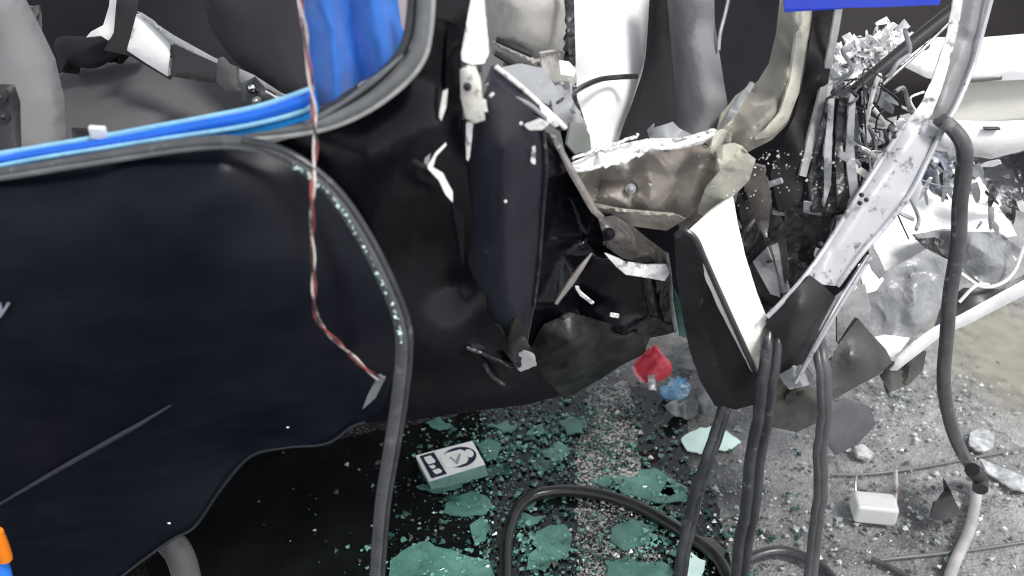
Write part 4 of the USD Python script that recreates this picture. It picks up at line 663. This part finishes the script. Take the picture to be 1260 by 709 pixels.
# black hoses lying on the asphalt
obj('hose', tube(GL(.013, (622, 740), (622, 700), (624, 664), (636, 628), (660, 609), (700, 604), (745, 610), (790, 626), (835, 652), (880, 684), (900, 720)), .011, 12), mat('hose_rubber', (.008, .0085, .008), .3, var=.3, vscale=25), label='black hose lying in an arch over the green glass', cat='hose')
obj('hose', tube(GL(.012, (880, 735), (905, 700), (930, 684), (960, 678), (990, 686), (1015, 702), (1040, 735)), .0095, 12), RUBBER, label='black hose loop at the bottom edge between the hanging rubbers', cat='hose')
obj('wire', tube(GL(.005, (1022, 584), (1060, 584), (1100, 580), (1140, 574), (1195, 564), (1260, 552)), .0026, 7), mat('grey_wire', (.1, .1, .1), .5), label='thin grey wire above the white bracket', cat='wire')
obj('wire', tube(GL(.005, (1076, 690), (1110, 686), (1150, 682), (1200, 676), (1280, 664)), .003, 7), mat('grey_wire', (.1, .1, .1), .5), label='thin dark wire along the lower right below the white bracket', cat='wire')
obj('strip_offcut', tube(GL(.006, (1072, 688), (1090, 696), (1120, 712), (1150, 735)), .005, 8), DEBRIS, label='short dark strip at the bottom right edge', cat='strip')

# right: white bumper, crumpled sheets and rails
wb = thing('white_bumper', 'white curved bumper panel behind the silver frame at the right', 'bumper', G(1200, 240) * np.array([1, 1, 0]))
obj('upper_panel', sheet([(1096, 54, 1.66), (1154, 46, 1.66), (1210, 46, 1.66), (1330, 36, 1.66), (1330, 96, 1.63), (1260, 98, 1.62), (1180, 102, 1.62), (1140, 96, 1.62), (1104, 78, 1.62)], 0, step=7, thick=.012, bulge=.02, crumple=(.002, 8), seed=80), WHITE, wb)
obj('recess', sheet([(1170, 99, 1.655), (1330, 94, 1.655), (1330, 140, 1.63), (1250, 146, 1.63), (1210, 150, 1.63), (1160, 148, 1.63)], 0, step=7, thick=.01, crumple=(.002, 8)), mat('beige_white', (.52, .51, .46), .45, var=.08, vscale=6), wb, label='beige recess between the white panels')
obj('lower_panel', sheet([(1150, 146, 1.62), (1210, 150, 1.61), (1260, 148, 1.61), (1330, 138, 1.61), (1330, 178, 1.6), (1262, 186, 1.6), (1222, 194, 1.6), (1180, 190, 1.6), (1150, 178, 1.6)], 0, step=6, thick=.012, bulge=.02, seed=82), WHITE, wb)
obj('slot', box((.03, .01, .004), P(1220, 158, 1.585)), PLASTIC, wb)
obj('bumper_hole', stud(1140, 57, 1.63, .006, .004), INTGREY, wb)
obj('panel_gap', tube(PL((1184, 100, 1.61), (1210, 98, 1.612), (1232, 96, 1.614)), .004, 8), INTGREY, wb)
# crumpled sheet pile
cs = thing('crumpled_sheet_pile', 'pile of crumpled grey, black and white sheet metal right of the silver frame', 'sheet metal', G(1150, 430) * np.array([1, 1, 0]))
def cp_(name, m, material, label=None, **k): return obj(name, m, material, cs, label=label, **k)
cp_('white_sheet', sheet([(1060, 250, 1.42), (1120, 205, 1.45), (1150, 232, 1.46), (1230, 246, 1.46), (1250, 290, 1.42), (1190, 300, 1.4), (1150, 300, 1.38), (1130, 312, 1.36), (1090, 336, 1.34), (1076, 306, 1.36)], 0, step=6, thick=.004, facet=(.015, 14), crumple=(.003, 14), seed=83), WHITE, 'bright white sheet at the top of the pile')
cp_('black_sheet', sheet([(1142, 184, 1.5), (1172, 188, 1.5), (1222, 196, 1.5), (1330, 170, 1.5), (1330, 262, 1.45), (1256, 258, 1.44), (1232, 252, 1.44), (1216, 246, 1.45), (1180, 228, 1.47), (1150, 222, 1.48)], 0, step=6, thick=.004, facet=(.035, 26), crumple=(.004, 16), seed=84), mat('black_foil', (.025, .025, .03), .25, crinkle=.7, metal=.2, var=.4, vscale=10, dirt=(.25, .25, .26), dirt_at=.66, dirt_scale=20), 'black glossy sheet under the white bumper')
cp_('tattered_scrap', sheet([(1120, 190, 1.44), (1150, 186, 1.44), (1176, 200, 1.44), (1172, 236, 1.42), (1150, 240, 1.42), (1136, 226, 1.42)], 0, step=4, thick=.003, facet=(.03, 40), crumple=(.006, 50), rag=2, seed=85), mat('blue_grey_scrap', (.22, .24, .3), .4, var=.7, vscale=30, dirt=(.7, .7, .72), dirt_at=.55, dirt_scale=40))
cp_('tattered_scrap', sheet([(1192, 222, 1.42), (1204, 216, 1.42), (1226, 250, 1.42), (1236, 262, 1.41), (1206, 252, 1.41)], 0, step=4, thick=.003, facet=(.02, 30), crumple=(.006, 50), rag=2, seed=86), CHIP)
rng = np.random.default_rng(8)
for i in range(30):
    x, y = [(rng.uniform(1120, 1180), rng.uniform(190, 245)), (rng.uniform(1190, 1258), rng.uniform(200, 285)), (rng.uniform(1060, 1165), rng.uniform(290, 420))][i % 2]
    Y = np.interp(y, [190, 300, 420], [1.43, 1.33, 1.17]); a = rng.uniform(0, np.pi); L, w = rng.uniform(10, 30), rng.uniform(3, 9)
    o_ = [(x + L * t * math.cos(a) - w * q * math.sin(a), y + L * t * math.sin(a) + w * q * math.cos(a), Y + .02 * t) for t, q in ((-.5, -.5), (0, -.7), (.5, -.3), (.6, .2), (.1, .6), (-.45, .5))]
    cp_('torn_strip', sheet(o_, 0, step=4, thick=.002, facet=(.015, 26), crumple=(.004, 60), rag=.8, seed=400 + i), [CHIP, DARKSTEEL, GREYSHEET, SCRAP, PLASTIC, WHITE][rng.integers(0, 6)])
cp_('folded_sheet', sheet([(1124, 288, 1.34), (1160, 284, 1.36), (1228, 286, 1.38), (1256, 306, 1.37), (1252, 330, 1.35), (1230, 346, 1.33), (1206, 348, 1.32), (1186, 330, 1.33), (1164, 316, 1.33), (1140, 304, 1.33)], 0, inner=[(1180, 296, 1.33), (1215, 312, 1.3), (1200, 330, 1.34), (1165, 300, 1.37), (1230, 300, 1.39)], step=4, thick=.004, crumple=(.002, 14), seed=87), GREYSHEET, 'grey sheet folded like a lip')
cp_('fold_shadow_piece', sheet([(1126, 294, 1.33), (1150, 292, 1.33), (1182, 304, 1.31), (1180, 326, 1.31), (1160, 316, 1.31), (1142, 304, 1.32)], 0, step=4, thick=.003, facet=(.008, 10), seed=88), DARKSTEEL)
cp_('lip_edge', tube(PL((1182, 336, 1.3), (1206, 352, 1.29), (1230, 350, 1.3), (1248, 334, 1.32), (1262, 300, 1.34), (1280, 280, 1.36)), .0032, 9), CHIP)
cp_('grey_cover', sheet([(1064, 336, 1.28), (1090, 334, 1.28), (1116, 320, 1.3), (1140, 312, 1.31), (1168, 322, 1.3), (1164, 356, 1.28), (1154, 384, 1.26), (1130, 408, 1.24), (1100, 430, 1.22), (1082, 438, 1.22), (1064, 404, 1.25)], 0, step=5, thick=.004, mode='lin', crumple=(.002, 12), seed=89, fold=[(1128, 335, 1122, 400, .02, 16), (1100, 345, 1140, 335, -.015, 8), (1108, 350, 1098, 430, .008, 18)]), GREYSHEET, 'smooth mid grey cover in the middle of the pile')
cp_('white_tab', sheet([(1056, 326, 1.24), (1072, 318, 1.25), (1076, 330, 1.24), (1088, 344, 1.24), (1078, 358, 1.23), (1064, 362, 1.23)], 0, step=4, thick=.004, facet=(.006, 8)), WHITE)
cp_('white_tab', sheet([(1070, 416, 1.2), (1090, 412, 1.2), (1120, 416, 1.2), (1108, 432, 1.19), (1098, 440, 1.19), (1082, 430, 1.19)], 0, step=4, thick=.004), WHITE)
cp_('grey_tab', sheet([(1066, 314, 1.22), (1080, 312, 1.22), (1090, 336, 1.21), (1082, 344, 1.21), (1074, 334, 1.21)], 0, step=4, thick=.004), SCRAP)
cp_('grey_flap', sheet([(1044, 350, 1.22), (1064, 350, 1.22), (1072, 380, 1.2), (1066, 420, 1.17), (1044, 440, 1.15), (1030, 420, 1.16), (1030, 380, 1.18)], 0, step=5, thick=.004, facet=(.015, 12), seed=91), mat('light_grey_sheet', (.24, .235, .235), .42, crinkle=.4, var=.2, vscale=12))
cp_('black_wedge', sheet([(1056, 392, 1.12), (1066, 404, 1.13), (1090, 430, 1.15), (1098, 446, 1.15), (1080, 462, 1.12), (1050, 478, 1.09), (1022, 494, 1.06), (1018, 450, 1.08), (1034, 420, 1.1)], 0, inner=[(1058, 440, 1.08)], step=5, thick=.006, crumple=(.003, 18), seed=92), mat('charcoal_plastic', (.045, .044, .043), .42, crinkle=.25, var=.25, vscale=14), 'dull charcoal wedge at the foot of the pile')
cp_('black_wedge', sheet([(1018, 500, 1.06), (1040, 490, 1.09), (1070, 500, 1.13), (1078, 522, 1.13), (1056, 546, 1.1), (1030, 560, 1.06), (1016, 545, 1.05)], 0, step=5, thick=.006, bulge=.01, crumple=(.003, 18), seed=93), mat('slate_plastic', (.075, .075, .085), .45, var=.25, vscale=14))
cp_('black_lump', sheet([(944, 480, 1.0), (975, 470, 1.0), (1006, 478, 1.02), (1006, 520, 1.02), (980, 532, 1.0), (952, 526, .99), (944, 505, .99)], 0, step=5, thick=.02, facet=(.02, 16), crumple=(.005, 30), seed=94), DEBRIS)
cp_('black_lump', sheet([(1082, 462, 1.2), (1096, 448, 1.2), (1120, 442, 1.22), (1140, 432, 1.24), (1136, 456, 1.22), (1118, 474, 1.19), (1094, 482, 1.17)], 0, step=5, thick=.02, facet=(.02, 16), crumple=(.005, 30), seed=95), DEBRIS)
cp_('bright_rail', sheet([(1096, 456, 1.17), (1104, 440, 1.18), (1124, 420, 1.2), (1150, 402, 1.22), (1180, 388, 1.24), (1220, 366, 1.27), (1320, 312, 1.32), (1320, 334, 1.32), (1240, 374, 1.27), (1190, 400, 1.24), (1160, 412, 1.22), (1130, 436, 1.19), (1104, 456, 1.17)], 0, step=4, thick=.008, bulge=.004, crumple=(.002, 25), seed=96), CHIP if False else mat('bright_rail_paint', (.5, .5, .5), .35, var=.1, vscale=20, dirt=(.2, .2, .2), dirt_at=.7, dirt_scale=40), 'long bright edge rail pointing down to the asphalt')
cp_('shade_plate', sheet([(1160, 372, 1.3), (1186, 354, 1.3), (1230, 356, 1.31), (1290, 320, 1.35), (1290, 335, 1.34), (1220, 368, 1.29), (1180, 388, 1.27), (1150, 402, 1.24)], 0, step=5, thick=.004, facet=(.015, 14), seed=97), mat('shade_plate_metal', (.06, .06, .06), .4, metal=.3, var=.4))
cp_('bright_rail', tube(PL((1180, 372, 1.26), (1200, 352, 1.27), (1216, 350, 1.28)), .003, 7), CHIP)

# ------------------------------------------------------------------ debris on the asphalt
# printed card pack
q = [np.array(c) for c in (G(511, 561, .025), G(581, 543, .031), G(597, 572, .028), G(528, 593, .023))]
pk = thing('card_pack', 'small white pack with a navy label and an oval pictogram on the asphalt', 'pack', ((q[0] + q[2]) / 2) * np.array([1, 1, 0]))
def topuv(u, v, lift=0): return (q[0] * (1 - u) * (1 - v) + q[1] * u * (1 - v) + q[2] * u * v + q[3] * (1 - u) * v) + np.array([0, 0, lift])
dn = np.array([.006, -.006, -.022])
body = trimesh.convex.convex_hull(np.array([topuv(u, v) for u in (0, 1) for v in (0, 1)] + [topuv(u, v) + dn for u in (0, 1) for v in (0, 1)]))
obj('body', body, BOXSIDE, pk, smooth=False)
def print_slab(poly, lift, m_, name, label=None):
    pts, tri = fill(np.asarray(poly, float), .08)
    v = np.array([topuv(u, w, lift) for u, w in pts]); obj(name, solid(v, tri, .0006), m_, pk, label=label, smooth=False)
print_slab([(0, 0), (1, 0), (1, 1), (0, 1)], .0008, PRINTW, 'top_card')
print_slab([(.06, .07), (.31, .06), (.33, .93), (.06, .93)], .0016, PRINT, 'navy_label')
for (a, b, c, d) in ((.11, .26, .16, .44), (.12, .22, .5, .62), (.14, .28, .68, .84)):
    print_slab([(a, c), (b - .03, c), (b, d - .06), (b - .02, d), (a + .02, d), (a, d - .1)], .0024, PRINTW, 'label_print')
th = np.linspace(0, 2 * np.pi, 26, endpoint=False)
print_slab([(.665 + .29 * math.cos(t), .48 + .38 * math.sin(t)) for t in th], .0016, PRINT, 'oval')
print_slab([(.36, .32), (.5, .22), (.74, .22), (.78, .3), (.78, .66), (.72, .76), (.52, .8), (.36, .7)], .0024, PRINTW, 'oval_print')
print_slab([(.84 + .075 * math.cos(t), .45 + .16 * math.sin(t)) for t in th[::2]], .0024, PRINTW, 'oval_print')
print_slab([(.5, .4), (.53, .4), (.57, .6), (.68, .38), (.71, .4), (.585, .72), (.555, .72)], .0031, mat('grey_ink', (.3, .3, .3), .5), 'tick_print')

# red plastic cap, blue film, clear scraps
rd = thing('red_cap', 'crushed red plastic cap beside the blue film', 'cap', G(804, 466))
gY = float(G(804, 462)[1])
obj('shell', sheet([(780, 450, gY - .10), (790, 436, gY - .10), (806, 424, gY - .1), (816, 436, gY - .11), (826, 448, gY - .12), (824, 462, gY - .13), (806, 470, gY - .14), (790, 468, gY - .13)], 0, step=2.5, thick=.012, bulge=.02, facet=(.005, 30), crumple=(.012, 55), seed=4, round_=True), RED, rd)
obj('rim', tube(PL((779, 452, gY - .11), (784, 462, gY - .13), (792, 470, gY - .145)), .004, 8), mat('pink_rim', (.7, .3, .32), .4), rd)
obj('clasp', sheet([(797, 462, gY - .15), (805, 461, gY - .15), (806, 480, gY - .17), (798, 480, gY - .17)], 0, step=3, thick=.006, crumple=(.003, 80)), STEEL, rd)
obj('blue_film', ground_piece(jag([(814, 476), (826, 466), (842, 466), (850, 474), (846, 486), (832, 494), (818, 490)], .12, 2, 3), .012, .004, 3, warp=.07, seed=6), BLUEPL, label='crumpled blue plastic film next to the red cap', cat='film')
obj('clear_film', ground_piece(jag([(818, 500), (840, 490), (864, 476), (880, 490), (874, 508), (850, 516), (828, 510)], .12, 2, 5), .008, .003, 4, warp=.04, seed=9), CLEARPL, label='crumpled clear plastic film below the blue film', cat='film')
obj('clear_film', ground_piece([(826, 426), (852, 420), (866, 436), (858, 456), (834, 452)], .01, .003, 4, warp=.04, seed=12), CLEARPL, label='crumpled clear plastic film above the red cap', cat='film')
# white bracket
wbk = thing('white_bracket', 'small white plastic bracket with two thin arms on the asphalt', 'bracket', G(1080, 648))
c0, c1 = G(1052, 646, .004), G(1104, 651, .004)
ang = math.atan2(c1[1] - c0[1], c1[0] - c0[0]); ln = np.linalg.norm(c1 - c0)
rb = trimesh.convex.convex_hull(np.vstack([trimesh.creation.icosphere(2, .0065).vertices + np.array([a, b, c]) for a in (-ln / 2 + .0065, ln / 2 - .0065) for b in (-.016, .016) for c in (-.0135, .0135)]))
rb.apply_transform(trimesh.transformations.euler_matrix(0, 0, ang)); rb.apply_translation((c0 + c1) / 2 + np.array([0, .024, .022]))
obj('block', rb, mat('white_block', (.5, .5, .49), .45, var=.06, dirt=(.4, .39, .37), dirt_at=.66, dirt_scale=60), wbk)
obj('arm', tube(np.array([c1 + [0, .03, .03], c1 + [.004, .05, .055], c1 + [.006, .07, .075]]), .0035, 8, smooth_=False), WHITEWIRE, wbk)
obj('arm', tube(np.array([c0 + [.01, .045, .03], c0 + [.016, .07, .042], c0 + [.03, .09, .046], c0 + [.05, .1, .03]]), .002, 8), STEEL, wbk)
# black triangular scrap and other bits
sc = thing('black_scrap', 'black triangular plastic scrap beside the pale rubber tail', 'scrap', G(1164, 636))
sY = float(G(1164, 638)[1])
obj('plate', sheet([(1166, 597, sY - .0), (1176, 618, sY - .02), (1184, 634, sY - .04), (1158, 641, sY - .04), (1144, 638, sY - .03), (1152, 616, sY - .01)], 0, step=4, thick=.02, facet=(.012, 12), seed=5), PLASTIC, sc)
obj('foot', box((.03, .012, .006), G(1150, 634, .008), (0, 0, .3)), SCRAP, sc)
obj('leaf_scrap', ground_piece([(862, 660), (878, 662), (892, 676), (888, 690), (872, 684), (850, 666)], .004, .006, 5, warp=.01, seed=2), DEBRIS, label='dark leaf shaped scrap near the thin rubber strip', cat='scrap')
obj('bright_scrap', ground_piece([(1052, 550), (1062, 546), (1076, 558), (1070, 564), (1056, 560)], .004, .008, 4, warp=.01, seed=2), CRUMBW, label='whitish flat chip right of the grey black rubber strip', cat='chip')
obj('foil_scrap', ground_piece([(1206, 564), (1224, 572), (1260, 586), (1290, 602), (1284, 612), (1240, 598), (1214, 580)], .004, .004, 4, warp=.02, seed=7, rag=2), mat('crumpled_foil', (.55, .55, .54), .22, metal=.7, var=.5, vscale=60), label='shiny torn foil strip at the right edge', cat='foil')
obj('foil_scrap', ground_piece([(1194, 532), (1210, 526), (1224, 534), (1222, 552), (1206, 556), (1192, 546)], .004, .004, 4, warp=.02, seed=8, rag=1.5), mat('crumpled_foil', (.55, .55, .54)), label='roundish shiny foil scrap above the torn foil strip', cat='foil')
obj('support_leg', tube(PL((190, 650, .98), (210, 668, .98), (224, 690, .97), (236, 740, .96)), .022, 12), mat('grey_leg', (.085, .085, .085), .5, var=.2), label='dull grey leg under the side panel', cat='leg')

# sheets of green glass: each one its own
SHARDS = [
 ([(480, 690), (498, 676), (520, 666), (552, 676), (580, 686), (602, 690), (622, 735), (470, 735)], 'largest green glass sheet at the bottom edge', GLASS),
 ([(548, 620), (560, 610), (580, 604), (598, 610), (606, 622), (598, 632), (572, 635), (546, 630)], 'green glass sheet just below the white pack', GLASS),
 ([(660, 654), (678, 646), (696, 646), (704, 662), (692, 686), (670, 702), (648, 700), (652, 676)], 'pointed green glass sheet inside the hose arch', GLASS),
 ([(756, 586), (788, 578), (822, 586), (846, 600), (838, 616), (806, 618), (776, 608), (750, 602)], 'green glass sheet above the hose arch', GLASS),
 ([(752, 650), (776, 640), (806, 648), (800, 668), (776, 676), (752, 668)], 'green glass sheet between the hose and the thin rubber strip', GLASS),
 ([(838, 540), (862, 526), (888, 528), (912, 544), (900, 552), (866, 558), (846, 554)], 'pale green glass sheet below the black trim board', PALEGLASS),
 ([(744, 690), (772, 684), (800, 692), (828, 700), (820, 735), (740, 735)], 'green glass sheet under the lower end of the hose', GLASS),
 ([(588, 548), (602, 538), (616, 546), (612, 562), (598, 566)], 'small green glass piece right of the white pack', GLASS),
 ([(640, 618), (652, 612), (660, 618), (650, 628)], 'small green glass piece at the top of the hose arch', GLASS),
 ([(812, 640), (826, 634), (838, 644), (828, 656)], 'small green glass piece left of the thin rubber strip', GLASS),
 ([(512, 598), (528, 596), (556, 590), (574, 584), (568, 598), (534, 606)], 'green glass strip under the white pack', GLASS),
 ([(578, 646), (592, 636), (604, 646), (598, 664), (584, 668)], 'green glass piece left of the hose', GLASS),
 ([(688, 520), (704, 512), (720, 518), (716, 532), (698, 534)], 'green glass piece beneath the mud caked skirt', GLASS),
 ([(664, 554), (682, 546), (700, 552), (692, 566), (670, 566)], 'green glass piece halfway between skirt and hose arch', GLASS),
 ([(846, 676), (868, 690), (862, 712), (846, 712)], 'green glass piece behind the thin rubber strip at the bottom', PALEGLASS)]
for i, (o_, lab, m_) in enumerate(SHARDS):
    obj('glass_sheet', ground_piece(jag(o_, .07, 2, i), .002, .003, 4, warp=.005, seed=20 + i), m_, label=lab, cat='glass', smooth=30)

rng = np.random.default_rng(77)
for i in range(26):
    cx, cy = [(640, 545, 70, 22), (760, 600, 60, 50), (600, 660, 60, 40), (800, 660, 30, 30)][i % 4][:2]; cx += rng.normal(0, 55); cy = min(cy + rng.normal(0, 28), 705)
    if cy < 516 or (500 < cx < 600 and 535 < cy < 600): continue
    wh = 'around the white pack' if cx < 625 and cy < 615 else 'left of the hose arch' if cx < 625 else 'beneath the mud caked skirt' if cy < 600 and cx < 735 else 'inside the hose arch' if 606 + .35 * abs(cx - 700) < cy else 'right of the pale light streak above the hose'
    n_ = rng.integers(5, 8); a_ = np.sort(rng.uniform(0, 2 * np.pi, n_)); r_ = rng.uniform(5, 13) * rng.uniform(.6, 1.2, n_)
    obj('glass_fragment', ground_piece(jag([(cx + 1.7 * r * math.cos(t), cy + .75 * r * math.sin(t)) for r, t in zip(r_, a_)], .14, 2, i), -.001, .003, 4, warp=.004, tilt=(rng.normal(0, .0003), 0), seed=i), GLASSD if i % 3 else GLASS, label='small green glass fragment ' + wh, cat='glass', group='small green glass fragments ' + wh, smooth=30)
# scattered crumbs
def scatter(regions, up=.004):
    def place(rng, n):
        out = []
        wts = np.array([r[4] for r in regions], float); wts /= wts.sum()
        k = rng.choice(len(regions), n, p=wts)
        for j in k:
            cx, cy, sx, sy = regions[j][:4]; out.append(G(cx + rng.normal(0, sx), min(cy + rng.normal(0, sy), 760), up))
        return np.array(out)
    return place
obj('glass_crumbs', crumbs(2600, scatter([(650, 545, 60, 25, 2), (760, 600, 70, 60, 2), (600, 650, 70, 50, 1.4), (860, 640, 60, 60, 1.4), (700, 700, 90, 30, 1), (720, 510, 50, 16, 1)]), .002, .010, 31), CRUMBG, label='green glass crumbs scattered on the wet asphalt', cat='glass crumbs', kind='stuff', smooth=False)
obj('glass_crumbs', crumbs(1500, scatter([(880, 600, 60, 60, 1), (960, 610, 50, 70, 1), (1100, 560, 90, 60, 2.5), (1170, 640, 90, 60, 1.5), (750, 570, 28, 90, 1.5), (620, 560, 90, 60, .5), (1130, 480, 50, 22, 1.6), (850, 440, 16, 24, .4)]), .0015, .008, 32), CRUMB, label='clear glass crumbs scattered over the grey asphalt', cat='glass crumbs', kind='stuff', smooth=False)
obj('glass_crumbs', crumbs(1100, scatter([(650, 545, 50, 22, 2), (780, 602, 40, 16, 1), (600, 620, 30, 22, 1), (670, 676, 26, 22, .8), (540, 690, 50, 14, .8), (790, 662, 34, 14, .8), (590, 565, 30, 16, .8)], .006), .002, .0085, 41), mat('bright_green_crumb', (.09, .22, .18), .1, var=.7, vscale=70, bump=0, spec=.8), label='paler green glass crumbs heaped on and round the green sheets', cat='glass crumbs', kind='stuff', smooth=False)
obj('paint_chips', crumbs(900, scatter([(1120, 500, 50, 30, 2), (1100, 600, 90, 70, 1.5), (900, 620, 60, 60, 1), (752, 590, 26, 80, 1.2), (1230, 600, 40, 60, .8), (420, 600, 60, 50, .12)]), .0012, .008, 33, .35), CRUMBW, label='white paint chips scattered around the rubber strips', cat='paint chips', kind='stuff', smooth=False)
obj('dark_grit', crumbs(600, scatter([(1000, 600, 160, 70, 2), (760, 600, 120, 80, 1.5), (560, 600, 100, 60, 1)]), .0015, .009, 34, .5), DEBRIS, label='dark grit lying all over the asphalt', cat='grit', kind='stuff', smooth=False)
